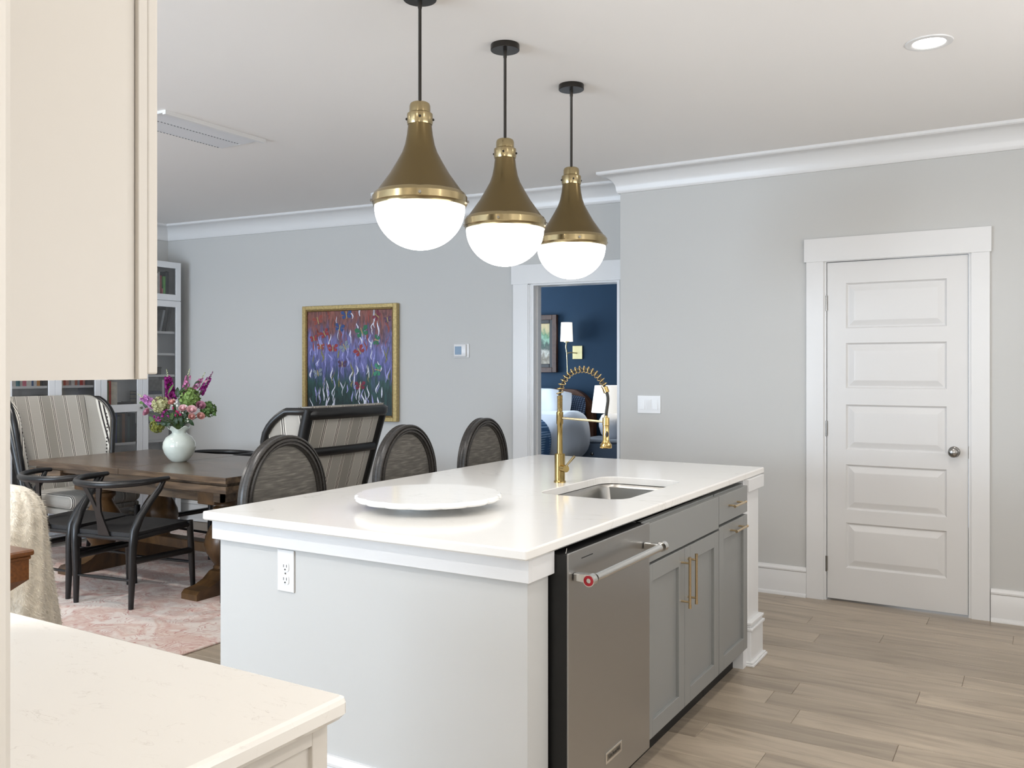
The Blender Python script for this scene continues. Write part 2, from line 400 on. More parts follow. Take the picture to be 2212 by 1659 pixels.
# painted canvas: rust top, lavender middle, dark green bottom, broken up by upright strokes
m, nt, b, N, L = nodes_mat('canvas')
tc = N.new('ShaderNodeTexCoord'); sp = N.new('ShaderNodeSeparateXYZ'); L.new(tc.outputs['Object'], sp.inputs[0])
mp = N.new('ShaderNodeMapping'); mp.inputs['Scale'].default_value = (22, 1, 4.5); L.new(tc.outputs['Object'], mp.inputs['Vector'])
n = N.new('ShaderNodeTexNoise'); n.inputs['Scale'].default_value = 1; n.inputs['Detail'].default_value = 4; n.inputs['Distortion'].default_value = 0.8; L.new(mp.outputs[0], n.inputs['Vector'])
a1 = N.new('ShaderNodeMath'); a1.operation = 'MULTIPLY_ADD'; a1.inputs[1].default_value = 0.55; L.new(n.outputs['Fac'], a1.inputs[0])
mr = N.new('ShaderNodeMapRange'); mr.inputs['From Min'].default_value = 0.98; mr.inputs['From Max'].default_value = 1.93; mr.inputs['To Min'].default_value = -0.27; mr.inputs['To Max'].default_value = 0.73
L.new(sp.outputs['Z'], mr.inputs['Value']); L.new(mr.outputs[0], a1.inputs[2])
r = ramp(N, [(0.0, rgb(24,28,48)), (0.14, rgb(18,44,44)), (0.32, rgb(32,70,66)), (0.42, rgb(62,74,110)), (0.52, rgb(98,100,158)), (0.64, rgb(106,106,160)), (0.74, rgb(96,80,110)), (0.84, rgb(116,72,72)), (1.0, rgb(128,78,68))])
L.new(a1.outputs[0], r.inputs['Fac'])
mp2 = N.new('ShaderNodeMapping'); mp2.inputs['Scale'].default_value = (60, 1, 11); L.new(tc.outputs['Object'], mp2.inputs['Vector'])
n2 = N.new('ShaderNodeTexNoise'); n2.inputs['Scale'].default_value = 1; n2.inputs['Detail'].default_value = 2; n2.inputs['Distortion'].default_value = 1.2; L.new(mp2.outputs[0], n2.inputs['Vector'])
r2 = ramp(N, [(0.32, (0.35,0.35,0.4,1)), (0.5, (1,1,1,1)), (0.72, (1.5,1.45,1.5,1))]); L.new(n2.outputs['Fac'], r2.inputs['Fac'])
mx = N.new('ShaderNodeMix'); mx.data_type = 'RGBA'; mx.blend_type = 'MULTIPLY'; mx.inputs['Factor'].default_value = 0.8
L.new(r.outputs['Color'], mx.inputs['A']); L.new(r2.outputs['Color'], mx.inputs['B']); L.new(mx.outputs['Result'], b.inputs['Base Color']); b.inputs['Roughness'].default_value = 0.45
for nm, c in (('pt_white', (214,216,232)), ('pt_lav', (150,150,206)), ('pt_blue', (30,66,124)), ('pt_red', (140,42,46)), ('pt_dkred', (112,24,52)), ('pt_rust', (140,64,54)), ('pt_green', (26,104,70)), ('pt_teal', (46,128,98)), ('pt_purple', (74,46,78)), ('pt_grey', (120,132,142)), ('pt_body', (170,150,96)), ('pt_olive', (120,120,70))):
    mat(nm, rgb(*c), 0.45, var=0.25, vscale=60)

# landscape canvas in the bedroom
m, nt, b, N, L = nodes_mat('landscape')
tc = N.new('ShaderNodeTexCoord'); sp = N.new('ShaderNodeSeparateXYZ'); L.new(tc.outputs['Object'], sp.inputs[0])
n = N.new('ShaderNodeTexNoise'); n.inputs['Scale'].default_value = 16; n.inputs['Detail'].default_value = 5
mp = N.new('ShaderNodeMapping'); mp.inputs['Scale'].default_value = (1.6, 1, 1); L.new(tc.outputs['Object'], mp.inputs['Vector']); L.new(mp.outputs[0], n.inputs['Vector'])
a1 = N.new('ShaderNodeMath'); a1.operation = 'MULTIPLY_ADD'; a1.inputs[1].default_value = 0.5; L.new(n.outputs['Fac'], a1.inputs[0])
mr = N.new('ShaderNodeMapRange'); mr.inputs['From Min'].default_value = 1.45; mr.inputs['From Max'].default_value = 1.92; mr.inputs['To Min'].default_value = -0.25; mr.inputs['To Max'].default_value = 0.75
L.new(sp.outputs['Z'], mr.inputs['Value']); L.new(mr.outputs[0], a1.inputs[2])
r = ramp(N, [(0.0, rgb(150,140,122)), (0.15, rgb(96,84,66)), (0.28, rgb(170,164,150)), (0.38, rgb(56,66,54)), (0.5, rgb(34,58,44)), (0.6, rgb(120,150,126)), (0.7, rgb(70,110,72)), (0.82, rgb(160,146,104)), (1, rgb(186,160,116))]); L.new(a1.outputs[0], r.inputs['Fac'])
L.new(r.outputs['Color'], b.inputs['Base Color']); b.inputs['Roughness'].default_value = 0.5

# blue checked blanket
def plaid(name, c0, c1, sc, dirs='XZ'):
    m, nt, b, N, L = nodes_mat(name)
    tc = N.new('ShaderNodeTexCoord')
    w1 = N.new('ShaderNodeTexWave'); w1.inputs['Scale'].default_value = sc; w1.bands_direction = dirs[0]; w1.inputs['Distortion'].default_value = 0.6
    w2 = N.new('ShaderNodeTexWave'); w2.inputs['Scale'].default_value = sc; w2.bands_direction = dirs[1]; w2.inputs['Distortion'].default_value = 0.6
    L.new(tc.outputs['Object'], w1.inputs['Vector']); L.new(tc.outputs['Object'], w2.inputs['Vector'])
    mu = N.new('ShaderNodeMath'); mu.operation = 'MULTIPLY'; L.new(w1.outputs['Fac'], mu.inputs[0]); L.new(w2.outputs['Fac'], mu.inputs[1])
    r = ramp(N, [(0.1, c0), (0.55, c1)]); L.new(mu.outputs[0], r.inputs['Fac']); L.new(r.outputs['Color'], b.inputs['Base Color']); b.inputs['Roughness'].default_value = 0.9
plaid('plaid_blue', rgb(78,118,164), rgb(168,202,234), 14)
plaid('plaid_dark', rgb(30,40,58), rgb(92,108,132), 14, 'XY')

m = M['opal_glass']; nt = m.node_tree; N = nt.nodes; L = nt.links; b = N['Principled BSDF']
tc = N.new('ShaderNodeTexCoord'); sp = N.new('ShaderNodeSeparateXYZ'); L.new(tc.outputs['Object'], sp.inputs[0])
mr = N.new('ShaderNodeMapRange'); mr.inputs['From Min'].default_value = 1.825-2.743; mr.inputs['From Max'].default_value = 1.985-2.743; mr.inputs['To Min'].default_value = 7.5; mr.inputs['To Max'].default_value = 0.8
L.new(sp.outputs['Z'], mr.inputs['Value']); L.new(mr.outputs[0], b.inputs['Emission Strength'])

# clear panes: mostly see-through with a fresnel reflection
m = bpy.data.materials.new('pane_glass'); m.use_nodes = True; MATS['pane_glass'] = m
nt = m.node_tree; N = nt.nodes; L = nt.links; N.remove(N['Principled BSDF'])
tr = N.new('ShaderNodeBsdfTransparent'); gl = N.new('ShaderNodeBsdfGlossy'); gl.inputs['Roughness'].default_value = 0.02
fz = N.new('ShaderNodeFresnel'); fz.inputs['IOR'].default_value = 1.45; ms = N.new('ShaderNodeMixShader')
L.new(fz.outputs[0], ms.inputs[0]); L.new(tr.outputs[0], ms.inputs[1]); L.new(gl.outputs[0], ms.inputs[2]); L.new(ms.outputs[0], N['Material Output'].inputs['Surface'])

# ================================================================== STRUCTURE
CEIL = 2.743
XL, XR, YN, YW, XJ = -7.06, 1.9, -2.6, 5.5864, -2.48       # room sides; XJ is the outside corner of the door wall
FA = math.atan(0.091); FO = (-2.0, 5.937, 0.0)             # the dining wall runs a little off square
def fx(X): return (X+2.0)*sqrt(1+0.091**2)                  # world X on that wall -> distance along it

# floor: base slab plus individual boards in the kitchen and around it
fl = struct(MB().box(XL-.2, XR+.2, YN-.2, 8.8, -0.12, -0.004).build('floor', M['floor_far']), 'grey brown wide plank wood floor')
JO = {9: -0.711, 1: -0.85, 0: -0.456, 4: -0.451, 2: -0.995, 6: -0.30, 12: -0.54}
pm = {}
for k in range(-14, 14):
    y0 = 3.40+0.16*k; y1 = min(y0+0.16, YW+.04)
    x = -3.75 - random.random()*0.9 if k not in JO else JO[k]-3.0
    cuts = [x]
    if k in JO: cuts += [JO[k]-1.45, JO[k], JO[k]+1.3]
    while cuts[-1] < XR: cuts.append(cuts[-1]+random.uniform(1.1, 1.8))
    for a_, b_ in zip(cuts, cuts[1:]):
        a2, b2 = max(a_, -4.2), min(b_, XR)
        if b2-a2 < 0.05: continue
        MB().rbox(-(b2-a2)/2+.0006, (b2-a2)/2-.0006, -(y1-y0)/2+.0006, (y1-y0)/2-.0006, -0.012, 0.0, 0.0014, 1).build('plank', M['plank'], fl, loc=((a2+b2)/2, (y0+y1)/2, 0))

struct(MB().box(XL-.2, XR+.2, YN-.2, 8.8, CEIL, CEIL+.1).build('ceiling', M['ceiling_paint']), 'flat pale grey painted ceiling')

# door wall (right), with the door opening
DX0, DX1, DZ = -1.116, -0.354, 2.045
w = MB().box(XJ, DX0-.022, YW, YW+.14, 0, CEIL).box(DX1+.022, XR+.1, YW, YW+.14, 0, CEIL).box(DX0-.022, DX1+.022, YW, YW+.14, DZ+.022, CEIL)
w.box(XJ, XJ+.13, YW+.14, 5.90, 0, CEIL)
struct(w.build('wall_right', M['wall_paint']), 'pale grey wall with the white panelled door')
# dining wall with the bedroom doorway
OX0, OX1, OZ = fx(-3.295), fx(-2.635), 2.032
w = MB().box(fx(XL)-.02, OX0-.02, 0, .13, 0, CEIL).box(OX1+.02, fx(XJ)+.02, 0, .13, 0, CEIL).box(OX0-.02, OX1+.02, 0, .13, OZ+.02, CEIL)
struct(w.build('wall_far', M['wall_paint'], loc=FO, rotz=FA), 'pale grey dining room wall behind the painting')
struct(MB().box(XL-.14, XL, YN, 5.6, 0, CEIL).build('wall_left', M['wall_paint']), 'grey wall behind the tall white bookcases')
struct(MB().box(XR, XR+.14, YN, .95, 0, CEIL).box(XR, XR+.14, 4.25, YW, 0, CEIL).box(XR, XR+.14, .95, 4.25, 0, .9).box(XR, XR+.14, .95, 4.25, 2.3, CEIL).build('wall_side', M['wall_paint']), 'plain pale grey kitchen side wall')
# wall behind the camera with two window openings
w = MB()
w.box(XL, -6.3, YN-.14, YN, 0, CEIL).box(-3.2, -1.25, YN-.14, YN, 0, CEIL).box(1.25, XR, YN-.14, YN, 0, CEIL)
w.box(-6.3, -3.2, YN-.14, YN, 0, .45).box(-6.3, -3.2, YN-.14, YN, 2.35, CEIL).box(-1.25, 1.25, YN-.14, YN, 0, .88).box(-1.25, 1.25, YN-.14, YN, 2.25, CEIL)
struct(w.build('wall_back', M['wall_paint']), 'grey wall with windows opposite the dining wall')
for i, (a0, a1, z0, z1) in enumerate(((-6.3, -3.2, .45, 2.35), (-1.25, 1.25, .88, 2.25))):  # the second, kitchen-side window is unseen and added for flat fill
    f = MB(); t = .05
    for q in ((a0, a0+t, z0, z1), (a1-t, a1, z0, z1), (a0, a1, z0, z0+t), (a0, a1, z1-t, z1), ((a0+a1)/2-.03, (a0+a1)/2+.03, z0, z1)):
        f.box(q[0], q[1], YN-.11, YN-.05, q[2], q[3])
    o = struct(f.build('window_%d' % (i+1), M['trim_white']), 'white framed window in the wall facing the dining wall')
    for s_ in (0, 1):
        MB().box(a0+t if s_ == 0 else (a0+a1)/2+.03, (a0+a1)/2-.03 if s_ == 0 else a1-t, YN-.085, YN-.08, z0+t, z1-t).build('pane', M['pane_glass'], o)
f = MB()
for q in ((.95, 1.0, .9, 2.3), (4.2, 4.25, .9, 2.3), (.95, 4.25, .9, .95), (.95, 4.25, 2.25, 2.3), (2.57, 2.63, .9, 2.3)): f.box(XR+.05, XR+.11, q[0], q[1], q[2], q[3])
o = struct(f.build('window_3', M['trim_white']), 'white framed window added unseen in the side wall for ceiling light')  # unseen window added with its lamp to brighten the ceiling
for (a0, a1) in ((1.0, 2.57), (2.63, 4.2)): MB().box(XR+.08, XR+.085, a0, a1, .95, 2.25).build('pane', M['pane_glass'], o)
# tall end panel close to the lens
struct(MB().rbox(-2.1, -0.632, .28, .36, 0, CEIL, .006, 2).build('wall_return', M['cabinet_white']), 'cream painted end of wall at the picture edge')
# bedroom shell
struct(MB().box(-7.7, -1.3, 8.6, 8.74, 0, CEIL).build('wall_bedroom', M['navy_wall']), 'dark navy bedroom wall behind the bed')
struct(MB().box(-1.3, -1.16, 6.0, 8.74, 0, CEIL).build('wall_bedroom_side', M['navy_wall']), 'dark navy bedroom side wall')
struct(MB().box(-7.84, -7.7, 5.4, 8.74, 0, CEIL).build('wall_bedroom_window', M['navy_wall']), 'navy bedroom wall on the window side')

# crown mouldings: cove profile
def crown_prof(t=CEIL):
    p = [(0.0, t), (0.125, t), (0.125, t-.016), (0.116, t-.022)]
    for i in range(9):
        a = i/8*pi/2; p.append((0.022+0.094*(1-sin(a)), t-.022-0.094*(1-cos(a))))
    p += [(0.02, t-.126), (0.014, t-.138), (0.0, t-.138)]
    return p
struct(MB().sweep([(XJ, 5.885), (XJ, YW), (XR, YW)][::-1], [(o, z) for o, z in crown_prof()]).build('trim_1', M['trim_white'], smooth=35), 'white cove crown moulding above the panelled door')
struct(MB().sweep([(fx(XJ), 0), (fx(XL), 0)], crown_prof()).build('trim_2', M['trim_white'], smooth=35, loc=FO, rotz=FA), 'white cove crown moulding along the dining wall')
struct(MB().sweep([(XL, 5.47), (XL, YN)], crown_prof()).build('trim_7', M['trim_white'], smooth=35), 'white cove crown moulding above the bookcases')
# baseboards
BP = [(0, 0), (.03, 0), (.03, .006), (.026, .016), (.016, .022), (.016, .142), (.013, .150), (.020, .156), (.020, .164), (.012, .172), (.009, .182), (0, .182)]
struct(MB().sweep([(DX0-.12, YW), (XJ, YW)], BP).build('baseboard_right', M['trim_white'], smooth=30), 'white moulded baseboard between island and door')
struct(MB().sweep([(XR, YW), (DX1+.114, YW)], BP).build('baseboard_corner', M['trim_white'], smooth=30), 'white moulded baseboard beyond the door knob side')
struct(MB().sweep([(OX0-.17, 0), (fx(XL), 0)], BP).build('baseboard_far', M['trim_white'], smooth=30, loc=FO, rotz=FA), 'white baseboard along the dining wall')

# door casing, panelled door
cs = MB().box(DX0-.119, DX0-.018, YW-.018, YW, 0, DZ+.008).box(DX1+.018, DX1+.109, YW-.018, YW, 0, DZ+.008)
cs.box(DX0-.131, DX1+.117, YW-.024, YW, DZ+.008, DZ+.148)
struct(cs.build('trim_3', M['trim_white']), 'flat white casing with wide header around the panelled door')
struct(MB().box(DX0-.02, DX0-.004, YW-.006, YW+.12, 0, DZ+.004).box(DX1+.004, DX1+.02, YW-.006, YW+.12, 0, DZ+.004).box(DX0-.02, DX1+.02, YW-.006, YW+.12, DZ+.004, DZ+.02)
       .build('trim_4', M['trim_white']), 'white jamb lining of the panelled door')
dr = thing('door_1', 'white five panel interior door with round nickel knob', None, (DX0, YW, 0), kind='structure')
DW = DX1-DX0; YF = 0.004            # door face just inside the casing
pz = [(.205, .477), (.555, .827), (.915, 1.187), (1.285, 1.557), (1.645, 1.917)]
px0, px1 = .108, DW-.108
fr = MB().box(0, px0, YF, YF+.035, .013, DZ).box(px1, DW, YF, YF+.035, .013, DZ)
zs = [.013]+[q for p in pz for q in p]+[DZ]
for i in range(0, len(zs), 2): fr.box(px0, px1, YF, YF+.035, zs[i], zs[i+1])
fr.build('stiles_and_rails', M['door_white'], dr)
for (z0, z1) in pz:
    p = MB(); rings = [(0, 0), (.004, .006), (.010, .012), (.014, .012), (.046, .002), (.05, .0015)]
    vs = []; fs = []
    for (i_, d) in rings: vs += [(px0+i_, YF+d, z0+i_), (px1-i_, YF+d, z0+i_), (px1-i_, YF+d, z1-i_), (px0+i_, YF+d, z1-i_)]
    for j in range(len(rings)-1):
        for k in range(4): l = (k+1) % 4; fs.append((j*4+k, j*4+l, j*4+4+l, j*4+4+k))
    e = (len(rings)-1)*4; fs.append((e, e+1, e+2, e+3)); p.add(vs, fs)
    p.box(px0, px1, YF+.02, YF+.03, z0, z1)
    p.build('panel', M['door_white'], dr)
kn = MB().lathe([(.0, 0), (.031, 0), (.031, .004), (.026, .009), (.013, .012), (.011, .030), (.020, .036), (.0275, .046), (.028, .056), (.022, .064), (.012, .067), (0, .068)], 28, cap=False, mtx=Matrix.Rotation(pi/2, 3, 'X'))
kn.build('knob', M['nickel'], dr, 40, loc=(DW-.070, YF, .930))
for z in (.22, 1.04, 1.80):
    MB().rbox(-.012, .003, YF-.006, YF+.004, z-.045, z+.045, .001, 1).cyl((-.004, YF-.007, z-.047), (-.004, YF-.007, z+.047), .0055, 10).build('hinge', M['nickel'], dr)
MB().box(DW+.002, DW+.006, YF-.002, YF+.02, .895, .965).build('strike_plate', M['nickel'], dr)

# bedroom doorway trim
cs = MB().box(OX0-.165, OX0-.042, -.018, 0, 0, 2.045).box(OX1+.042, fx(XJ)-.002, -.018, 0, 0, 2.045).box(OX0-.178, fx(XJ)-.001, -.024, 0, 2.045, 2.19)
cs.box(OX0-.042, OX0-.03, -.012, 0, 0, 2.04).box(OX0-.03, OX0-.018, -.006, 0, 0, 2.04)
struct(cs.build('trim_5', M['trim_white'], loc=FO, rotz=FA), 'white casing around the bedroom doorway')
struct(MB().box(OX0-.02, OX0, -.004, .14, 0, OZ+.02).box(OX1, OX1+.02, -.004, .14, 0, OZ+.02).box(OX0, OX1, -.004, .14, OZ, OZ+.02).box(OX0, OX0+.012, .05, .09, 0, OZ)
       .build('trim_6', M['trim_white'], loc=FO, rotz=FA), 'white jamb lining of the bedroom doorway')

# ceiling return grille
vt = thing('ceiling_vent', 'white rectangular louvred air return grille on the ceiling', 'vent', (-3.90, 3.0, CEIL))
f = MB().box(-.012, .012, 0, .69, -.022, 0).box(-.36, -.34, 0, .69, -.006, 0).box(-.34, -.012, 0, .014, -.013, 0).box(-.34, -.012, .676, .69, -.006, 0)
f.build('frame', M['trim_white'], vt)
for (a0, a1) in ((-.165, -.02), (-.335, -.185)):
    MB().add([(a0, .02, -.012), (a1, .02, -.004), (a1, .67, -.004), (a0, .67, -.012), (a0, .02, -.010), (a1, .02, -.001), (a1, .67, -.001), (a0, .67, -.010)],
      [(0,1,2,3),(7,6,5,4),(0,4,5,1),(1,5,6,2),(2,6,7,3),(3,7,4,0)]).build('louvre', M['vent_white'], vt)
for a0 in (-.178, -.348):
    s_ = MB()
    for i in range(30): s_.box(a0+.002, a0+.005, .03+i*.021, .040+i*.021, -.0122, -.001)
    tag(s_.build('slots', M['basket_grey'], vt), kind='stuff')

# recessed downlights (one in view, the kitchen's grid out of it, three added for the dining side)
def can_light(x, y, label, power=None):
    t = thing('recessed_light', label, 'ceiling light', (x, y, CEIL), group='recessed kitchen downlights')
    MB().lathe([(.062, -.002), (.070, -.006), (.090, -.004), (.092, 0)], 40, cap=False).build('trim_ring', M['trim_white'], t, 40)
    MB().lathe([(0, -.0025), (.063, -.0025), (.063, -.0005), (0, -.0005)], 40, cap=False).build('lens', M['can_lens'], t)
    area('downlight', (x, y, CEIL-.01), (0, 0, 0), .12, .12, power or CAN_POWER, CAN_COL, 160, 'DISK')
can_light(-.396, 4.0, 'lit round recessed downlight in the ceiling near the panelled door')
for (x, y, w_) in ((-.4, 2.1, 'beside the first pendant, out of view'), (-1.6, 1.1, 'above the near counter'), (-2.6, .35, 'above the wooden side table'), (.95, 2.3, 'by the side window'), (.95, .9, 'by the side window, behind the viewpoint'), (-3.75, 2.0, 'added unseen above the fur throw to brighten the rug'), (-5.2, 2.0, 'added unseen between the back windows and the table as fill'), (-6.05, 3.0, 'added unseen in front of the bookcases to brighten them')): can_light(x, y, 'recessed downlight '+w_, {-2.6: 24, -6.05: 16, -1.6: 5}.get(x))  # last three are unseen lamps added to brighten rug, table and bookcases

sd = thing('smoke_detector', 'small round white smoke detector on the ceiling behind the first pendant', 'detector', (-4.36, 5.27, CEIL))
MB().lathe([(0, -.035), (.03, -.035), (.042, -.026), (.05, -.02), (.05, 0)], 24, cap=False).build('housing', M['plastic_white'], sd, 35)
MB().lathe([(0, -.05), (.012, -.05), (.016, -.034), (0, -.034)], 16, cap=False).build('sensor', M['plastic_white'], sd, 35)

# wall plates
sw = thing('light_switch', 'white triple switch plate on grey wall beside the doorway', 'switch', (-2.268, YW, 1.162))
MB().rbox(-.083, .083, -.006, 0, -.06, .06, .002, 2).build('plate', M['plastic_white'], sw)
for i, t_ in ((-1, .003), (0, -.002), (1, .003)):
    x = i*.046
    MB().add([(x-.017, -.006, -.033), (x+.017, -.006, -.033), (x+.017, -.006, .033), (x-.017, -.006, .033), (x-.017, -.008-t_, -.033), (x+.017, -.008-t_, -.033), (x+.017, -.008+t_*.3, .033), (x-.017, -.008+t_*.3, .033)],
      [(0,1,2,3),(7,6,5,4),(0,4,5,1),(1,5,6,2),(2,6,7,3),(3,7,4,0)]).build('rocker', M['plastic_white'], sw)
th = thing('thermostat', 'square white wall thermostat with blue grey screen', 'thermostat', (FO[0]+fx(-3.915)*cos(FA), FO[1]+fx(-3.915)*sin(FA), 1.545), FA)
MB().rbox(-.070, .070, -.008, 0, -.056, .056, .006, 2).build('back_plate', M['plastic_white'], th, 40)
MB().rbox(-.058, .05, -.026, -.008, -.046, .05, .005, 2).build('housing', M['plastic_white'], th, 40)
MB().box(-.046, .012, -.0275, -.026, -.03, .034).build('screen', M['thermo_screen'], th)

# ================================================================== ISLAND
IX0, IX1, IY0, IY1, IT, IB = -2.458, -1.179, 2.044, 4.402, .914, .884
SX0, SX1, SY0, SY1 = -1.700, -1.328, 3.012, 3.662
def rrect(x0, x1, y0, y1, r, n=6):
    pts = []
    for cx, cy, a0 in ((x1-r, y0+r, -pi/2), (x1-r, y1-r, 0), (x0+r, y1-r, pi/2), (x0+r, y0+r, pi)):
        for i in range(n+1): a = a0+pi/2*i/n; pts.append((cx+r*cos(a), cy+r*sin(a)))
    return pts
def slab_with_hole(outer, inner, z0, z1, bev):
    bm = bmesh.new()
    def loop(pts, z): return [bm.verts.new((p[0], p[1], z)) for p in pts]
    def inset(pts, d):
        n = len(pts); out = []
        for i in range(n):
            a = Vector(pts[i-1]); b_ = Vector(pts[i]); c = Vector(pts[(i+1) % n])
            d0 = (b_-a).normalized(); d1 = (c-b_).normalized(); nn = (Vector((-d0.y, d0.x))+Vector((-d1.y, d1.x))).normalized()
            out.append(tuple(b_+nn*d))
        return out
    o = [loop(inset(outer, bev), z1), loop(inset(outer, bev*.3), z1-bev*.3), loop(outer, z1-bev), loop(outer, z0+bev), loop(inset(outer, bev), z0)]
    def strip(a, b_):
        n = len(a)
        for i in range(n): bm.faces.new((a[i], a[(i+1) % n], b_[(i+1) % n], b_[i]))
    for i in range(len(o)-1): strip(o[i], o[i+1])
    if inner:
        h = [loop(inset(inner, -.002), z1), loop(inner, z1-.002), loop(inner, z0)]
        for i in range(2): strip(h[i], h[i+1])
        for top, hole in ((o[0], h[0]), (o[-1], h[-1])):
            es = []
            for lp in (top, hole):
                for i in range(len(lp)):
                    e = bm.edges.get((lp[i], lp[(i+1) % len(lp)])); es.append(e)
            bmesh.ops.triangle_fill(bm, use_beauty=True, use_dissolve=False, edges=es)
    else:
        bm.faces.new(o[0]); bm.faces.new(list(reversed(o[-1])))
    return bm
ctop = MB().frombm(slab_with_hole(rrect(IX0, IX1, IY0, IY1, .006, 2), rrect(SX0, SX1, SY0, SY1, .075, 8), IB, IT, .005))
tag(ctop.build('island_worktop', M['quartz']), 'long white quartz worktop with sink cutout on the island', 'worktop')

# drywall end of the island with its band and outlet
ew = thing('island_end_wall', 'white painted end wall of the island with band moulding under worktop', 'island wall', (0, 0, 0))
MB().box(-2.432, -1.209, 2.10, 2.218, 0, IB-.001).build('wall_panel', M['wall_paint'], ew)
bd = MB().rbox(-2.452, -1.193, 2.080, 2.10, .815, IB-.001, .0015, 1)
bd.rbox(-1.209, -1.193, 2.10, 2.228, .815, IB-.001, .0015, 1).rbox(-2.452, -2.432, 2.10, 2.24, .815, IB-.001, .0015, 1)
bd.build('band_moulding', M['trim_white'], ew)
MB().sweep([(-1.209, 2.10), (-2.432, 2.10)][::-1], [(-a_, b_) for a_, b_ in BP]).build('base_moulding', M['trim_white'], ew, 30)
MB().box(-2.432, -2.315, 2.218, 2.30, 0, IB-.001).build('return_panel', M['wall_paint'], ew)

ol = thing('power_outlet', 'white double power outlet on the island end under the band', 'outlet', (-2.117, 2.10, .733))
MB().rbox(-.037, .037, -.006, 0, -.061, .075, .0025, 2).build('cover_plate', M['plastic_white'], ol)
for z in (.020, -.022):
    rc = MB().prism([(x_, z_+z) for x_, z_ in rrect(-.0165, .0165, -.0145, .0145, .009, 4)], -.008, -.006, lambda a_, b_, h: (a_, h, b_)).build('receptacle', M['plastic_white'], ol)
    s_ = MB().box(-.0075, -.0055, -.0086, -.0078, z-.001, z+.008).box(.0055, .0075, -.0086, -.0078, z-.001, z+.008).cyl((0, -.0086, z-.008), (0, -.0078, z-.008), .0028, 10)
    s_.build('slots', M['slot_dark'], rc)
MB().cyl((0, -.0075, -.001), (0, -.006, -.001), .003, 10).build('screw', M['nickel'], ol)

# dishwasher
FXD = -1.150
dw = thing('dishwasher', 'stainless steel dishwasher with bar handle built into the island', 'dishwasher', (FXD, 2.231, 0))
MB().box(-.56, -.075, .012, .596, .10, .868).build('tub', M['black_gap'], dw)
MB().rbox(-.006, 0, 0, .606, .103, .874, .002, 2).build('door', M['steel_dw'], dw)
MB().box(-.074, -.0065, .001, .605, .105, .868).build('gasket', M['black_gap'], dw)
ha = MB().tube([(.058, .052, .803), (.058, .548, .803)], .0125, 20).build('handle', M['chrome'], dw, 40)
for y in (.040, .560):
    MB().rbox(.002, .058, y-.014, y+.014, .791, .815, .003, 2).build('handle_bracket', M['chrome'], ha)
MB().lathe([(.0, -.003), (.0165, -.003), (.0165, .022), (0, .022)], 28, (.058, .568, .803), cap=False, mtx=Matrix.Rotation(-pi/2, 3, 'X')).build('end_cap', M['chrome'], ha, 40)
MB().lathe([(.0, -.022), (.0175, -.022), (.0175, .003), (0, .003)], 28, (.058, .032, .803), cap=False, mtx=Matrix.Rotation(-pi/2, 3, 'X')).build('end_cap', M['chrome'], ha, 40)
MB().lathe([(.007, 0), (.0148, 0), (.0148, .0012), (.007, .0012)], 28, (.058, .0098, .803), cap=False, mtx=Matrix.Rotation(pi/2, 3, 'X')).build('badge', M['red_badge'], ha)
MB().box(0, .0006, .082, .158, .8462, .8488).build('vent_slot', M['black_gap'], dw)
lg = MB().rbox(0, .0018, .248, .368, .181, .216, .0006, 1).build('name_plate', M['chrome'], dw)
MB().box(.0018, .0022, .256, .360, .189, .209).build('plate_field', M['nickel'], lg)
fc = bpy.data.curves.new('plate_lettering', 'FONT'); fc.body = 'KitchenAid'; fc.size = .019; fc.extrude = .0002; fc.align_x = 'CENTER'; fc.align_y = 'CENTER'
fo = bpy.data.objects.new('lettering_source', fc); COL.objects.link(fo); bpy.context.view_layer.update(); tm = bpy.data.meshes.new_from_object(fo); bpy.data.objects.remove(fo); fo = bpy.data.objects.new('lettering', tm); COL.objects.link(fo); fo.parent = lg; fo.location = (.0024, .308, .199); fo.rotation_euler = (pi/2, 0, pi/2); fo.data.materials.clear(); fo.data.materials.append(M['slot_dark'])
MB().tube([(-.024, .03, .868), (-.024, .035, .881), (-.024, .040, .868)], .0012, 6).build('latch', M['chrome'], dw)
MB().box(-.075, -.07, 0, .606, .012, .098).build('kick_plate', M['toe_shaded'], dw)

# grey cabinets
def shaker(mb, x, y0, y1, z0, z1, s=.06, t=.02, rec=.012):
    mb.rbox(x-t, x, y0, y0+s, z0, z1, .0012, 1).rbox(x-t, x, y1-s, y1, z0, z1, .0012, 1)
    mb.rbox(x-t, x, y0+s, y1-s, z0, z0+s, .0012, 1).rbox(x-t, x, y0+s, y1-s, z1-s, z1, .0012, 1)
    mb.box(x-t, x-rec, y0+s-.002, y1-s+.002, z0+s-.002, z1-s+.002)
def pull(parent, p0, p1, out, r=.0052):
    """bar pull between p0 and p1, stand-offs toward -x"""
    p0 = Vector(p0); p1 = Vector(p1); d = (p1-p0).normalized()
    m_ = MB().cyl(p0-d*.0, p1, r, 14)
    for q in (p0+d*.022, p1-d*.022): m_.cyl((q.x, q.y, q.z), (q.x-out, q.y, q.z), r*.8, 12)
    for q0, q1 in ((p0-d*.0015, p0+d*.012), (p1-d*.012, p1+d*.0015)): m_.cyl(q0, q1, r*1.15, 14)
    return m_.build('pull', M['brass_pull'], parent, 40)
FXC = -1.168
sb = thing('sink_cabinet', 'grey shaker sink cabinet with two doors and brass pulls', 'cabinet', (FXC, 0, 0))
MB().box(-.58, -.022, 2.852, 2.858, .10, .868).box(-.58, -.022, 3.640, 3.646, .10, .868).box(-.58, -.022, 2.858, 3.640, .10, .112).box(-.58, -.574, 2.858, 3.640, .112, .868).box(-.04, -.022, 2.852, 3.646, .70, .868).build('carcass', M['cab_grey'], sb)
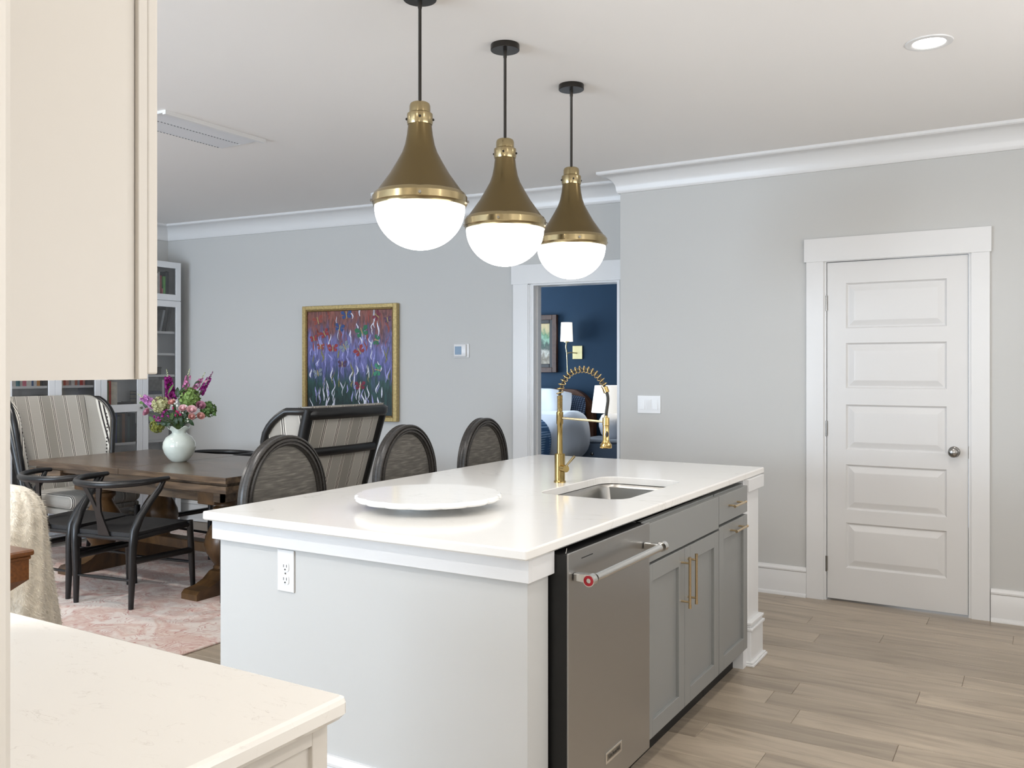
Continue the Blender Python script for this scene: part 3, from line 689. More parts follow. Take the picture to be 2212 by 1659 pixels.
MB().rbox(-.020, 0, 2.848, 3.648, .726, .861, .0012, 1).build('false_front', M['cab_grey'], sb)
for (y0, y1, yh) in ((2.848, 3.231, 3.195), (3.235, 3.648, 3.268)):
    d = MB(); shaker(d, 0, y0, y1, .108, .716); d = d.build('door', M['cab_grey'], sb)
    pull(d, (.034, yh, .500), (.034, yh, .690), .034)
MB().box(-.075, -.07, 2.848, 3.648, 0, .10).build('kick_plate', M['toe_shaded'], sb)
db = thing('drawer_cabinet', 'narrow grey cabinet with drawer over tall panelled front', 'cabinet', (FXC, 0, 0))
MB().box(-.58, -.022, 3.68, 4.075, .10, .868).box(-.14, -.022, 3.652, 3.68, .10, .868).build('carcass', M['cab_grey'], db)
d = MB().rbox(-.020, 0, 3.655, 4.070, .740, .861, .0012, 1).build('drawer', M['cab_grey'], db); pull(d, (.034, 3.765, .806), (.034, 3.930, .806), .034)
d = MB(); shaker(d, 0, 3.655, 4.070, .108, .728); d = d.build('door', M['cab_grey'], db); pull(d, (.034, 3.790, .694), (.034, 3.955, .694), .034)
MB().box(-.075, -.07, 3.652, 4.075, 0, .10).build('kick_plate', M['toe_shaded'], db)

# far end of the island: square post with moulded base
pt = thing('island_post', 'white square post with moulded base at the far island corner', 'post', (0, 0, 0))
MB().box(-1.30, -1.192, 4.085, 4.16, 0, IB-.001).rbox(-1.30, -1.190, 4.16, 4.335, .0, IB-.001, .002, 1).build('shaft', M['trim_white'], pt)
MB().rbox(-1.31, -1.168, 4.10, 4.358, .826, IB-.001, .0015, 1).build('cap_block', M['trim_white'], pt)
def ring_base(x0, x1, y0, y1):
    m_ = MB(); P = [(x1, y0), (x1, y1)]
    for (e, z0, z1) in ((.018, 0.0, .165), (.026, .165, .178), (.016, .178, .192), (.022, .192, .205), (.036, 0, .012), (.030, .012, .020)):
        m_.rbox(x0, x1+e, y0-e*.8, y1+e, z0, z1, .003, 2)
    return m_
ring_base(-1.30, -1.190, 4.16, 4.335).build('base_moulding', M['trim_white'], pt)
bk = thing('island_back_panel', 'white panel on the stool side of the island', 'panel', (0, 0, 0))
MB().box(-2.10, -2.06, 2.22, 4.335, 0, IB-.001).box(-2.06, -1.34, 4.30, 4.335, 0, IB-.001).build('panel', M['wall_paint'], bk)

# sink bowl
sk = thing('sink', 'stainless steel undermount sink bowl set in the island', 'sink', (0, 0, 0))
bm = bmesh.new(); rings = []
for (g, z, rr) in ((.012, IB-.0015, .085), (.004, IB-.004, .08), (-.004, IB-.02, .075), (-.012, .70, .075), (-.03, .675, .07), (-.06, .668, .05)):
    rings.append([bm.verts.new((p[0], p[1], z)) for p in rrect(SX0-g, SX1+g, SY0-g, SY1+g, rr, 8)])
for a_, b_ in zip(rings, rings[1:]):
    for i in range(len(a_)): bm.faces.new((a_[i], a_[(i+1) % len(a_)], b_[(i+1) % len(b_)], b_[i]))
bm.faces.new(rings[-1])
MB().frombm(bm).build('bowl', M['steel'], sk, 40)
MB().lathe([(0, .669), (.03, .669), (.045, .671), (.045, .6685)], 24, (-1.51, 3.34, 0), cap=False).build('drain', M['chrome'], sk, 40)

# spring faucet
fa = thing('faucet', 'brass spring neck kitchen faucet with pull down spray beside sink', 'faucet', (-1.770, 3.353, IT))
MB().lathe([(0, 0), (.0255, 0), (.0255, .006), (.0225, .009), (.0225, .122), (.020, .124), (0, .124)], 32, cap=False).build('base', M['brass'], fa, 35)
MB().lathe([(0, .124), (.0125, .124), (.0115, .20), (.0120, .248), (.0145, .252), (.0150, .300), (.0125, .303), (0, .303)], 28, cap=False).build('column', M['brass'], fa, 35)
hl = [(0, 0, .298), (0, 0, .374)]
RA = .1085
arc = [(RA-RA*cos(t), 0, .374+RA*sin(t)*1.02) for t in [pi*i/40 for i in range(0, 37)]]
path = [(0, 0, .374-.02*k) for k in (3, 2, 1)]+arc
MB().tube(path, .0062, 10).build('hose', M['hose'], fa, 60)
def coil(pts, turns, R, r, spt=14, n=6):
    P = [Vector(p) for p in pts]; cl = [0]
    for a_, b_ in zip(P, P[1:]): cl.append(cl[-1]+(b_-a_).length)
    out = []; tot = cl[-1]; cnt = int(turns*spt); j = 0
    for i in range(cnt+1):
        s_ = tot*i/cnt
        while j < len(P)-2 and cl[j+1] < s_: j += 1
        k = (s_-cl[j])/max(1e-9, cl[j+1]-cl[j]); p = P[j].lerp(P[j+1], k); t = (P[j+1]-P[j]).normalized()
        a_ = Vector((0, 1, 0)); b_ = t.cross(a_).normalized(); an = 2*pi*i/spt
        out.append(p+a_*cos(an)*R+b_*sin(an)*R)
    return MB().tube(out, r, n)
coil([(0, 0, .302), (0, 0, .372)], 13, .0108, .0022).build('lower_spring', M['brass'], fa, 60)
coil(arc, 16, .0136, .0019, 16).build('spring', M['brass_gold'], fa, 60)
e0 = Vector(arc[-1]); td = (Vector(arc[-1])-Vector(arc[-3])).normalized()
MB().tube([e0-td*.002, e0+td*.022], .0125, 16).build('nut', M['brass_gold'], fa, 35)
e1 = e0+td*.022
hd = Vector((.2165, 0, .168))
c1_ = e1+td*.035; c2_ = Vector((.2195, 0, .335)); c3_ = Vector((.2165, 0, .28))
MB().tube([e0]+[(e1*(1-q)**3+c1_*3*q*(1-q)**2+c2_*3*q*q*(1-q)+c3_*q**3) for q in [i/14 for i in range(15)]], .0066, 12).build('spray_hose', M['hose'], fa, 60)
sp_ = MB().lathe([(0, .292), (.008, .292), (.008, .284), (.0145, .283), (.0150, .252), (.0135, .250), (.0135, .190), (.017, .180), (.024, .172), (.025, .160), (.0235, .157), (0, .157)], 28, (.2165, 0, 0), cap=False).build('spray_head', M['brass_gold'], fa, 35)
MB().ball((.2165+.009, -.0095, .215), .0055, .0055, .014, 12, 8).build('button', M['slot_dark'], sp_, 60)
MB().tube([(.012, 0, .276), (.205, 0, .266)], .0048, 14).build('support_arm', M['brass_band'], fa, 40)
MB().tube([(.198, 0, .2665), (.2335, 0, .2655)], .0158, 16, up=(0, 1, 0)).build('arm_ring', M['brass'], fa, 40) if False else None
hv = MB().cyl((.012, -.008, .063), (.044, -.026, .063), .0155, 20).build('valve', M['brass'], fa, 40)
MB().tube([(.036, -.020, .068), (.052, -.024, .085), (.085, -.030, .118)], [.005, .0046, .0058], 12).build('lever', M['brass_band'], hv, 40)

# marble lazy susan
pl = thing('cake_stand', 'round white marble board with scalloped edge on low foot', 'serving board', (-1.850, 2.517, IT))
prof = [(0, .022), (.10, .022), (.204, .023), (.225, .025), (.252, .029), (.259, .035), (.258, .044), (.252, .048), (.225, .048), (.204, .048), (0, .048)]
MB().lathe(prof, 144, cap=False, rfun=lambda r_, z_, a_: (r_*(1-.03*(abs(sin(a_*8))**.7 if False else (1-abs(sin(a_*8)))**1.5)) if r_ > .2 else r_, z_)).build('board', M['marble'], pl, 18)
MB().lathe([(0, 0), (.10, 0), (.105, .004), (.13, .022), (0, .022)], 48, cap=False).build('foot', M['marble'], pl, 40)

# pendants
def pendant():
    t = thing('pendant_light', 'p', 'pendant lamp', group='brass pendants over the island')
    z = lambda zz: zz-CEIL
    MB().lathe([(0, 0), (.059, 0), (.060, -.003), (.060, -.022), (.058, -.024), (0, -.024)], 40, cap=False).build('canopy', M['bronze'], t, 35)
    MB().lathe([(0, -.024), (.0075, -.024), (.0075, -.052), (.006, -.056), (.006, z(2.34)), (0, z(2.34))], 16, cap=False).build('stem', M['bronze'], t, 35)
    MB().lathe([(0, z(2.352)), (.028, z(2.352)), (.034, z(2.348)), (.0372, z(2.340)), (.0378, z(2.316)), (.0455, z(2.311)), (.0462, z(2.306)), (.0462, z(2.280)), (.044, z(2.272)), (0, z(2.272))], 40, cap=False).build('socket_cap', M['brass_band'], t, 30)
    pr = [(.0425, z(2.272)), (.0430, z(2.265)), (.0465, z(2.235)), (.0535, z(2.20)), (.0635, z(2.172)), (.083, z(2.1365)), (.106, z(2.097)), (.131, z(2.062)), (.152, z(2.033)), (.158, z(2.026))]
    MB().lathe(pr, 64, cap=False).build('shade', M['brass_shade'], t, 60)
    bd_ = MB().lathe([(.158, z(2.028)), (.163, z(2.024)), (.1655, z(2.018)), (.169, z(2.014)), (.170, z(1.990)), (.166, z(1.984)), (.165, z(1.978)), (.160, z(1.978)), (.160, z(2.02))], 64, cap=False).build('band', M['brass_band'], t, 30)
    for k in range(4):
        a_ = 2*pi*k/4+YAW+.1-pi/2
        MB().cyl((.166*cos(a_), .166*sin(a_), z(2.0)), (.176*cos(a_), .176*sin(a_), z(2.0)), .0052, 12).build('screw', M['nickel'], bd_, 40)
        MB().ball((.047*cos(a_), .047*sin(a_), z(2.292)), .0048, n=10, m=6).build('rivet', M['bronze'], t, 60)
    gp = [(.161, z(1.984))]+[(.162*cos(i/14*pi/2), z(1.978)-.153*sin(i/14*pi/2)) for i in range(15)]
    MB().lathe(gp, 64, cap=False).build('glass_bowl', M['opal_glass'], t, 60)
    return t
p0 = pendant()
for i, (y, lb) in enumerate(((2.5418, 'brass pendant lamp with opal glass bowl, nearest end of the island'), (3.1268, 'brass pendant lamp with opal glass bowl, middle of the three'), (3.729, 'brass pendant lamp with opal glass bowl, nearest the bedroom doorway'))):
    o = p0 if i == 0 else copy_tree(p0)
    o.location = (-1.907, y, CEIL); o['label'] = lb
    o.rotation_euler = (0, 0, (.0, -.25, .05)[i])

# near counter with its cabinet, and the hanging cabinet
tag(MB().frombm(slab_with_hole(rrect(-2.1, -.882, .362, 1.004, .016, 5), None, IB-.004, IT, .009)).build('counter_worktop', M['quartz_near'], smooth=14), 'cream white quartz counter end close to the viewpoint', 'worktop')
bc = thing('base_cabinet', 'white painted cabinet under the near quartz counter', 'cabinet', (0, 0, 0))
MB().box(-2.08, -.936, .362, .990, .0, IB-.005).build('carcass', M['cabinet_white'], bc)
e_ = MB(); shaker(e_, -.915, .364, .991, .0, IB-.006, .032, .02, .008); e_.build('end_panel', M['cabinet_white'], bc)
uc = thing('hanging_cabinet', 'cream wall cabinet above the near counter, seen from its end', 'cabinet', (0, 0, 0))
MB().box(-2.08, -.911, .362, .660, 1.386, CEIL-.001).build('carcass', M['cabinet_white'], uc)
MB().box(-.911, -.905, .362, .647, 1.386, CEIL-.001).build('end_panel', M['cabinet_white'], uc)
MB().rbox(-2.08, -.905, .661, .674, 1.386, CEIL-.001, .001, 1).build('face_frame', M['cabinet_white'], uc)
for (a0, a1) in ((-2.07, -1.492), (-1.488, -.908)):
    MB().rbox(a0, a1, .676, .690, 1.392, CEIL-.03, .002, 2).build('door', M['cabinet_white'], uc)

# ================================================================== DINING ROOM
rg = MB().rbox(-6.62, -3.595, 1.75, 5.12, .0, .010, .003, 1)
tag(rg.build('rug', M['rug'], loc=(0, 0, 0)), 'faded pink and cream oriental rug under the dining table', 'rug')

# --- dining table (draw leaf top on two trestles)
TX0, TX1, TY0, TY1 = -6.114, -4.1065, 3.5825, 4.58
TC = (TY0+TY1)/2
tb = thing('dining_table', 'dark brown wooden trestle dining table with draw leaf top', 'table', (0, 0, .010))
def tz(z): return z-.010
MB().rbox(TX0, -5.113, TY0, TY1, tz(.722), tz(.760), .004, 2).build('top_board', M['table_wood'], tb)
MB().rbox(-5.110, TX1, TY0, TY1, tz(.722), tz(.760), .004, 2).build('top_board', M['table_wood'], tb)
for (a0, a1) in ((TX0+.005, -5.75), (-4.75, TX1-.004)):
    MB().rbox(a0, a1, TY0+.006, TY1-.006, tz(.662), tz(.706), .003, 1).build('draw_leaf', M['table_wood'], tb)
MB().box(-5.75, -4.75, TY0+.03, TY1-.03, tz(.690), tz(.722)).box(TX0+.03, TX1-.03, TY0+.04, TY1-.04, tz(.704), tz(.723)).build('sub_top', M['table_wood'], tb)
MB().box(-5.72, -4.25, TY0+.10, TY0+.125, tz(.590), tz(.690)).box(-5.72, -4.25, TY1-.125, TY1-.10, tz(.590), tz(.690)).box(-5.72, -5.70, TY0+.10, TY1-.10, tz(.590), tz(.665)).box(-4.27, -4.25, TY0+.10, TY1-.10, tz(.590), tz(.665)).build('apron', M['table_wood'], tb)
for tx in (-5.66, -4.40):
    tr_ = MB()
    ft = [(TC-.52, .0), (TC-.52, .035), (TC-.50, .055), (TC-.42, .065), (TC-.36, .09), (TC-.31, .13), (TC-.24, .145), (TC+.24, .145), (TC+.31, .13), (TC+.36, .09), (TC+.42, .065), (TC+.50, .055), (TC+.52, .035), (TC+.52, .0)]
    MB().prism(ft, tx-.07, tx+.07, lambda a_, b_, h: (h, a_, b_)).build('foot', M['pedestal_wood'], tb)
    for dy in (-.23, .23):
        MB().lathe([(.0, .135), (.075, .135), (.085, .15), (.075, .165), (.10, .20), (.128, .25), (.138, .30), (.130, .35), (.105, .40), (.075, .445), (.060, .475), (.075, .495), (.085, .505), (.085, .525), (.065, .535), (.065, .56), (.0, .56)], 28, (tx, TC+dy, 0), cap=False).build('baluster', M['pedestal_wood'], tb, 50)
    MB().rbox(tx-.075, tx+.075, TC-.40, TC+.40, .558, tz(.662), .006, 1).build('bearer', M['pedestal_wood'], tb)
MB().rbox(-5.60, -4.46, TC-.05, TC+.05, .16, .225, .004, 1).build('stretcher', M['pedestal_wood'], tb)

# --- wishbone chairs (face +y)
def wishbone():
    t = thing('wishbone_chair', 'w', 'chair', group='black wishbone chairs around the dining table')
    B = M['black_wood']
    ring = []
    for i in range(25):
        a_ = radians(-18+216*i/24); rx, ry = .272, .245
        x_ = rx*cos(a_); y_ = .155-ry*sin(a_) if sin(a_) >= 0 else .155-ry*sin(a_)*1.2
        ring.append((-x_, y_, .735-.012*max(0, sin(a_))-.0*i))
    rr = [.013+.0075*sin(pi*i/24)**.5 for i in range(25)]
    MB().tube(ring, rr, 12, flat=1.0).build('arm_rail', B, t, 60)
    for s in (-1, 1):
        MB().tube([(s*.212, .0, 0), (s*.216, .004, .18), (s*.222, .004, .36), (s*.226, .012, .45), (s*.232, .05, .53), (s*.244, .115, .61), (s*.256, .175, .675), (s*.263, .205, .725)], [.015, .020, .024, .025, .023, .020, .018, .014], 12).build('back_leg', B, t, 60)
        MB().tube([(s*.262, .455, 0), (s*.255, .445, .25), (s*.250, .438, .45)], [.014, .020, .019], 12).build('front_leg', B, t, 60)
        MB().tube([(s*.224, .02, .405), (s*.250, .43, .425)], .013, 10).build('seat_rail', B, t, 60)
        MB().tube([(s*.221, .01, .275), (s*.254, .44, .265)], .022, 10, flat=.9, up=(0, 0, 1)).build('stretcher', B, t, 60)
    MB().tube([(-.25, .437, .425), (.25, .437, .425)], .013, 10).build('seat_rail', B, t, 60); MB().tube([(-.222, .012, .40), (.222, .012, .40)], .013, 10).build('seat_rail', B, t, 60)
    MB().tube([(-.256, .447, .19), (.256, .447, .19)], .009, 8).build('stretcher', B, t, 60)
    MB().tube([(-.216, .003, .165), (0, .003, .165), (.216, .003, .165)], [.007, .011, .007], 10).build('stretcher', B, t, 60)
    def sf(u, v):
        w_ = .215+(.243-.215)*v; x_ = (u*2-1)*w_; y_ = .015+.425*v
        d = (1-(u*2-1)**2)*(1-(v*2-1)**2)
        return (x_, y_, .437-.030*d+.012*v)
    g = MB().grid(sf, 13, 13); g.grid(lambda u, v: (sf(u, v)[0], sf(u, v)[1], sf(u, v)[2]-.028), 13, 13)
    for v in (0, 1): g.grid(lambda u, w_: (sf(u, v)[0], sf(u, v)[1], sf(u, v)[2]-.028*w_), 13, 2)
    for u in (0, 1): g.grid(lambda v, w_: (sf(u, v)[0], sf(u, v)[1], sf(u, v)[2]-.028*w_), 13, 2)
    g.build('seat', M['black_seat'], t, 50)
    # Y splat: a wide foot that forks into two arms reaching the rail
    sp = MB()
    def yy(z): return .012-.098*((z-.41)/.315)**1.0
    L_ = [(-.045, .41), (-.028, .50), (-.022, .56), (-.04, .63), (-.078, .725), (-.042, .725), (-.018, .655), (0, .585), (.018, .655), (.042, .725), (.078, .725), (.04, .63), (.022, .56), (.028, .50), (.045, .41)]
    n_ = len(L_)
    vs = [(x_, yy(z_)-.006, z_) for x_, z_ in L_]+[(x_, yy(z_)+.006, z_) for x_, z_ in L_]
    q = [(0, 1, 13, 14), (1, 2, 12, 13), (2, 3, 6, 7), (3, 4, 5, 6), (2, 7, 12), (7, 8, 11, 12), (8, 9, 10, 11)]
    fs = q+[tuple(i+n_ for i in reversed(f)) for f in q]+[(i, (i+1) % n_, (i+1) % n_+n_, i+n_) for i in range(n_)]
    sp.add(vs, fs); sp.build('splat', B, t)
    return t
wb = wishbone()
for i, (x, y, a_, lb) in enumerate(((-4.725, 3.215, .16, 'black wishbone chair with its back fully in view at the table'), (-5.265, 3.185, .10, 'black wishbone chair next to the cream fur throw'), (-5.45, 4.87, pi-.05, 'black wishbone chair on the wall side of the table'))):
    o = wb if i == 0 else copy_tree(wb)
    o.location = (x, y, .010); o.rotation_euler = (0, 0, a_); o['label'] = lb

# --- striped wing chairs (face +x)
def wing_chair():
    t = thing('wing_chair', 'w', 'armchair', group='striped wing chairs at the table ends')
    ZT, ZB = 1.185, .40
    def xb(z): return -(z-.45)*.30
    def wd(z): return .272+.028*(z-.45)/.74
    def dp(z): return (.09+.115*max(0, (z-.45))/.55) if z < 1.0 else .205*sqrt(max(0, 1-((z-1.0)/(ZT-1.0))**2))
    def sec(s, z, off=0.0):
        k = max(0, (abs(s)-.68)/.32); sg = 1 if s > 0 else -1
        w_ = wd(z); d = dp(z)
        if k <= 0: y_ = w_*s/.68; x_ = xb(z)-.02*(1-(s/.68)**2)
        else: y_ = sg*(w_+.36*d*k); x_ = xb(z)+d*k**1.15
        # outward offset for the outer skin
        nx, ny = (-1, 0) if k <= 0 else (-.34, sg*.94)
        if 0 < k < .3: nx, ny = -.8, sg*.6
        return (x_+nx*off, y_+ny*off, z)
    S = [-1, -.93, -.86, -.79, -.72, -.68, -.6, -.45, -.3, -.15, 0, .15, .3, .45, .6, .68, .72, .79, .86, .93, 1]
    Zs = [ZB, .5, .6, .7, .8, .9, 1.0, 1.05, 1.09, 1.12, 1.145, 1.163, 1.175, 1.182, ZT]
    def skin(off, sel):
        m_ = MB(); ss = [s for s in S if sel(s)]
        m_.add([sec(s, z, off) for z in Zs for s in ss], [(j*len(ss)+i, j*len(ss)+i+1, (j+1)*len(ss)+i+1, (j+1)*len(ss)+i) for j in range(len(Zs)-1) for i in range(len(ss)-1)])
        return m_
    skin(-.012, lambda s: True).build('inner_upholstery', M['stripe_y'], t, 60)
    skin(.030, lambda s: abs(s) <= .69).build('outer_back', M['stripe_yb'], t, 60)
    for sg in (-1, 1): skin(.026, lambda s: s*sg >= .67).build('outer_wing', M['stripe_x'], t, 60)
    # edge strip + black frame
    edge = [sec(-1, z-.028*max(0, (z-.9)/(ZT-.9)), .028) for z in Zs]+[sec(s, ZT-.028, .030) for s in S[1:-1]]+[sec(1, z-.028*max(0, (z-.9)/(ZT-.9)), .028) for z in reversed(Zs)]
    bnd = [(-1, z) for z in Zs]+[(s, ZT) for s in S[1:-1]]+[(1, z) for z in reversed(Zs)]
    MB().add([sec(a_, b_, -.012) for a_, b_ in bnd]+[sec(a_, b_, .030) for a_, b_ in bnd], [(i, i+1, len(bnd)+i+1, len(bnd)+i) for i in range(len(bnd)-1)]).build('edge_welt', M['stripe_y'], t, 60)
    MB().tube(edge, .021, 10).build('edge_rail', M['black_wood'], t, 60)
    top = [sec(s, ZT-.012, .026) for s in S[4:-4]]
    MB().tube([(p[0]-.010, p[1], p[2]-.030) for p in top], [.034]*len(top), 8, flat=.62, up=(1, 0, 0)).build('top_rail', M['black_wood'], t, 60)
    for sg in (-1, 1):
        MB().tube([sec(sg*.69, z, .024) for z in (.40, .6, .8, 1.0, 1.12, 1.17)], [.027, .029, .031, .033, .034, .034], 8).build('back_post', M['black_wood'], t, 60)
    MB().tube([sec(s, .925, .040) for s in (-.68, -.45, -.2, 0, .2, .45, .68)], .026, 8, flat=.6, up=(1, 0, 0)).build('back_rail', M['black_wood'], t, 60)
    nl = MB()
    for sg in (-1, 1):
        for i in range(22):
            z = .5+i*.027; p = sec(sg*.97, z, -.016); nl.ball(p, .006, n=6, m=4)
    tag(nl.build('nailheads', M['bronze'], t, 60), kind='stuff')
    MB().rbox(-.02, .50, -.285, .285, .36, .40, .01, 2).build('seat_base', M['stripe_y'], t, 40)
    cu = MB().rbox(-.03, .53, -.29, .29, .40, .50, .045, 4).build('seat_cushion', M['stripe_y'], t, 50)
    for (x, y) in ((.50, -.265), (.50, .265)): MB().tube([(x, y, .37), (x+.01, y, 0)], [.024, .016], 10).build('leg', M['black_wood'], t, 50)
    for (x, y) in ((-.02, -.25), (-.02, .25)): MB().tube([(x+.02, y, .42), (x, y, .30), (x-.06, y, 0)], [.024, .022, .016], 10).build('leg', M['black_wood'], t, 50)
    return t
wc = wing_chair(); wc.location = (-3.666, 3.887, .010); wc.rotation_euler = (0, 0, pi); wc['label'] = 'striped wing chair seen from behind, its black frame towards the island'
w2 = copy_tree(wc); w2.location = (-6.34, 3.99, .010); w2.rotation_euler = (0, 0, 0); w2['label'] = 'striped wing chair facing out in front of the white bookcases'

# --- oval back counter stools (face +x)
def stool():
    t = thing('counter_stool', 's', 'stool', group='oval back stools along the island')
    W = M['stool_wood']; XB_, ZC, RY, RZ = -.24, .835, .239, .280
    prof = [(-.003, -.030), (0, -.026), (-.004, -.018), (-.001, -.010), (-.004, -.002), (0, .008), (0, .020), (-.004, .025), (-.009, .025), (-.011, .017), (-.014, .017), (-.016, .027), (-.024, .029), (-.026, .019), (-.029, .019), (-.031, .024), (-.038, .024), (-.041, .014), (-.047, .010), (-.047, -.020), (-.036, -.028), (-.026, -.024), (-.016, -.030)]
    n = 56; vs = []; fs = []
    for i in range(n):
        a_ = 2*pi*i/n; cy, cz = cos(a_), sin(a_); nx = Vector((cy/RY, cz/RZ)).normalized()
        for (r_, x_) in prof:
            vs.append((XB_+x_-.10*(RZ*cz)/1.0*.0, RY*cy+nx.x*r_, ZC+RZ*cz+nx.y*r_))
    k = len(prof)
    for i in range(n):
        j = (i+1) % n
        for q in range(k): p = (q+1) % k; fs.append((i*k+q, j*k+q, j*k+p, i*k+p))
    MB().add(vs, fs).build('back_frame', W, t, 35)
    def dome(sg, off):
        m_ = MB(); RR = [1, .9, .75, .5, .25, 0.001]; v_ = []
        for f_ in RR:
            for i in range(40):
                a_ = 2*pi*i/40; v_.append((XB_+sg*(off+.012*(1-f_*f_)), (RY-.042)*f_*cos(a_), ZC+(RZ-.042)*f_*sin(a_)))
        return m_.add(v_, [(j*40+i, j*40+(i+1) % 40, (j+1)*40+(i+1) % 40, (j+1)*40+i) for j in range(len(RR)-1) for i in range(40)])
    d = dome(1, .004); e_ = dome(-1, .006); d.add(e_.v, e_.f); d.build('back_pad', M['stool_cloth'], t, 60)
    MB().tube([(-.235, -.05, .57), (-.222, -.05, .66)], .016, 10).tube([(-.235, .05, .57), (-.222, .05, .66)], .016, 10).build('back_support', W, t, 50)
    MB().lathe([(0, .575), (.235, .575), (.245, .585), (.245, .625), (.235, .632), (0, .632)], 40, cap=False).build('seat_frame', W, t, 40)
    MB().lathe([(0, .632), (.225, .632), (.232, .65), (.22, .675), (.15, .69), (0, .695)], 40, cap=False).build('seat_cushion', M['stool_cloth'], t, 50)
    for (sx, sy) in ((1, 1), (1, -1), (-1, 1), (-1, -1)):
        MB().tube([(sx*.155, sy*.155, .60), (sx*.165, sy*.165, .45), (sx*.18, sy*.18, 0)], [.024, .02, .014], 12).build('leg', W, t, 50)
    q = .172
    MB().tube([(q, q, .20), (q, -q, .20), (-q, -q, .20), (-q, q, .20)], .009, 8, closed=True).build('foot_ring', M['bronze'], t)
    return t
st = stool()
for i, (y, lb) in enumerate(((2.765, 'oval back grey counter stool nearest the outlet end of the island'), (3.615, 'oval back grey counter stool, middle of the three'), (4.353, 'oval back grey counter stool nearest the bedroom doorway'))):
    o = st if i == 0 else copy_tree(st)
    o.location = (-2.56, y, 0); o.rotation_euler = (0, 0, 0); o['label'] = lb

# --- bookcases
def glazed_door(parent, y0, y1, z0, z1, mid=None, knob=None):
    s = .055; x0, x1 = -.018, 0.0
    f = MB().rbox(x0, x1, y0+.0015, y0+s, z0, z1, .001, 1).rbox(x0, x1, y1-s, y1-.0015, z0, z1, .001, 1).rbox(x0, x1, y0+s, y1-s, z0, z0+s, .001, 1).rbox(x0, x1, y0+s, y1-s, z1-s, z1, .001, 1)
    if mid: f.rbox(x0, x1, y0+s, y1-s, mid-.033, mid+.033, .001, 1)
    d = f.build('door', M['bookcase_white'], parent)
    cuts = [(z0+s, z1-s)] if not mid else [(z0+s, mid-.033), (mid+.033, z1-s)]
    for (a_, b_) in cuts: MB().box(-.011, -.008, y0+s, y1-s, a_, b_).build('pane', M['pane_glass'], d)
    if knob: MB().lathe([(0, 0), (.006, 0), (.006, .012), (.011, .016), (.011, .022), (0, .025)], 14, (0, knob, mid), cap=False, mtx=Matrix.Rotation(pi/2, 3, 'Y')).build('knob', M['nickel'], d, 40)
def bookcase(y0, shelves, label):
    t = thing('bookcase', label, 'bookcase', (-6.756, y0, 0), group='white glazed bookcases')
    W = M['bookcase_white']; D = -.295
    MB().box(D, -.02, 0, .02, 0, 2.37).box(D, -.02, .78, .80, 0, 2.37).box(D, -.02, .02, .78, 2.35, 2.37).box(D, -.02, .02, .78, 2.0, 2.04).box(D, -.03, .02, .78, 0, .08).build('carcass', W, t)
    MB().box(D-.002, D+.006, .02, .78, .08, 2.35).build('back_panel', W, t)
    for z in shelves: MB().box(D+.006, -.022, .02, .78, z-.02, z).build('shelf', W, t)
    for i in (0, 1):
        a_, b_ = i*.4, i*.4+.4
        glazed_door(t, a_, b_, .075, 2.018, 1.064, (.374 if i == 0 else .426))
        glazed_door(t, a_, b_, 2.022, 2.37)
    return t
SHA = [.10, .43, .768, 1.085, 1.352, 1.545, 1.742]; SHB = [.10, .43, .768, 1.085, 1.268, 1.55, 1.80]
bookcase(4.5806, SHA, 'tall white glass door bookcase against the dining wall corner')
bookcase(3.7785, SHB, 'tall white glass door bookcase behind the facing wing chair')

BOOKC = {}
def book(y, z, th, h, dep, col, label, lean=0, group=None, flat=False):
    """a hardback standing on a shelf with its spine toward +x"""
    key = col
    if key not in BOOKC: BOOKC[key] = mat('book_%d_%d_%d' % col, rgb(*col), 0.5, var=0.15, vscale=30)
    xs = -6.805
    c = MB()
    if flat:   # lying: spine along y, th is height, h is length
        c.box(xs-dep, xs, 0, h, 0, .003).box(xs-dep, xs, 0, h, th-.003, th).box(xs-.003, xs, 0, h, .003, th-.003)
        pg = MB().box(xs-dep+.004, xs-.003, .003, h-.003, .003, th-.003)
    else:
        c.box(xs-dep, xs, 0, .003, 0, h).box(xs-dep, xs, th-.003, th, 0, h).box(xs-.003, xs, .003, th-.003, 0, h)
        pg = MB().box(xs-dep+.004, xs-.003, .003, th-.003, .003, h-.004)
    o = c.build('book', BOOKC[key], None, loc=(0, y, z))
    pg.build('pages', M['pages'], o)
    if lean: o.rotation_euler = (lean, 0, 0)
    return tag(o, label, 'book', group)
def nth(i): return ['first', 'second', 'third', 'fourth', 'fifth', 'sixth', 'seventh', 'eighth', 'ninth', 'tenth', 'eleventh', 'twelfth'][i]
def row(y, z, items, where, names):
    for i, ((th, h, col), nm) in enumerate(zip(items, names)):
        book(y, z, th, h, .19, col, '%s book, %s from the left %s' % (nm, nth(i), where), group='books '+where); y += th+.001
# corner case, upper box
row(5.135, 2.040, [(.042, .225, (214,214,212)), (.012, .235, (222,222,224)), (.020, .205, (150,60,62)), (.012, .09, (196,110,116)), (.026, .20, (98,176,78)), (.018, .24, (34,44,40)), (.016, .25, (24,26,28))], 'in the top box of the corner bookcase',
    ['white', 'thin white', 'dull red', 'short pink', 'bright green', 'dark green', 'black'])
book(5.110, 1.742, .048, .245, .2, (184,166,134), 'thick tan book standing upright under the top box')
book(5.185, 1.742, .022, .20, .2, (150,156,164), 'grey book leaning to the wall side under the top box', lean=-.22)
book(5.215, 1.742, .028, .235, .2, (38,38,40), 'black book leaning behind the grey one', lean=-.20)
book(5.255, 1.742, .024, .235, .2, (58,56,54), 'charcoal book leaning last under the top box', lean=-.19)
bx = thing('storage_box', 'low dark brown box on the shelf above the flowers', 'box', (-6.92, 5.10, 1.352))
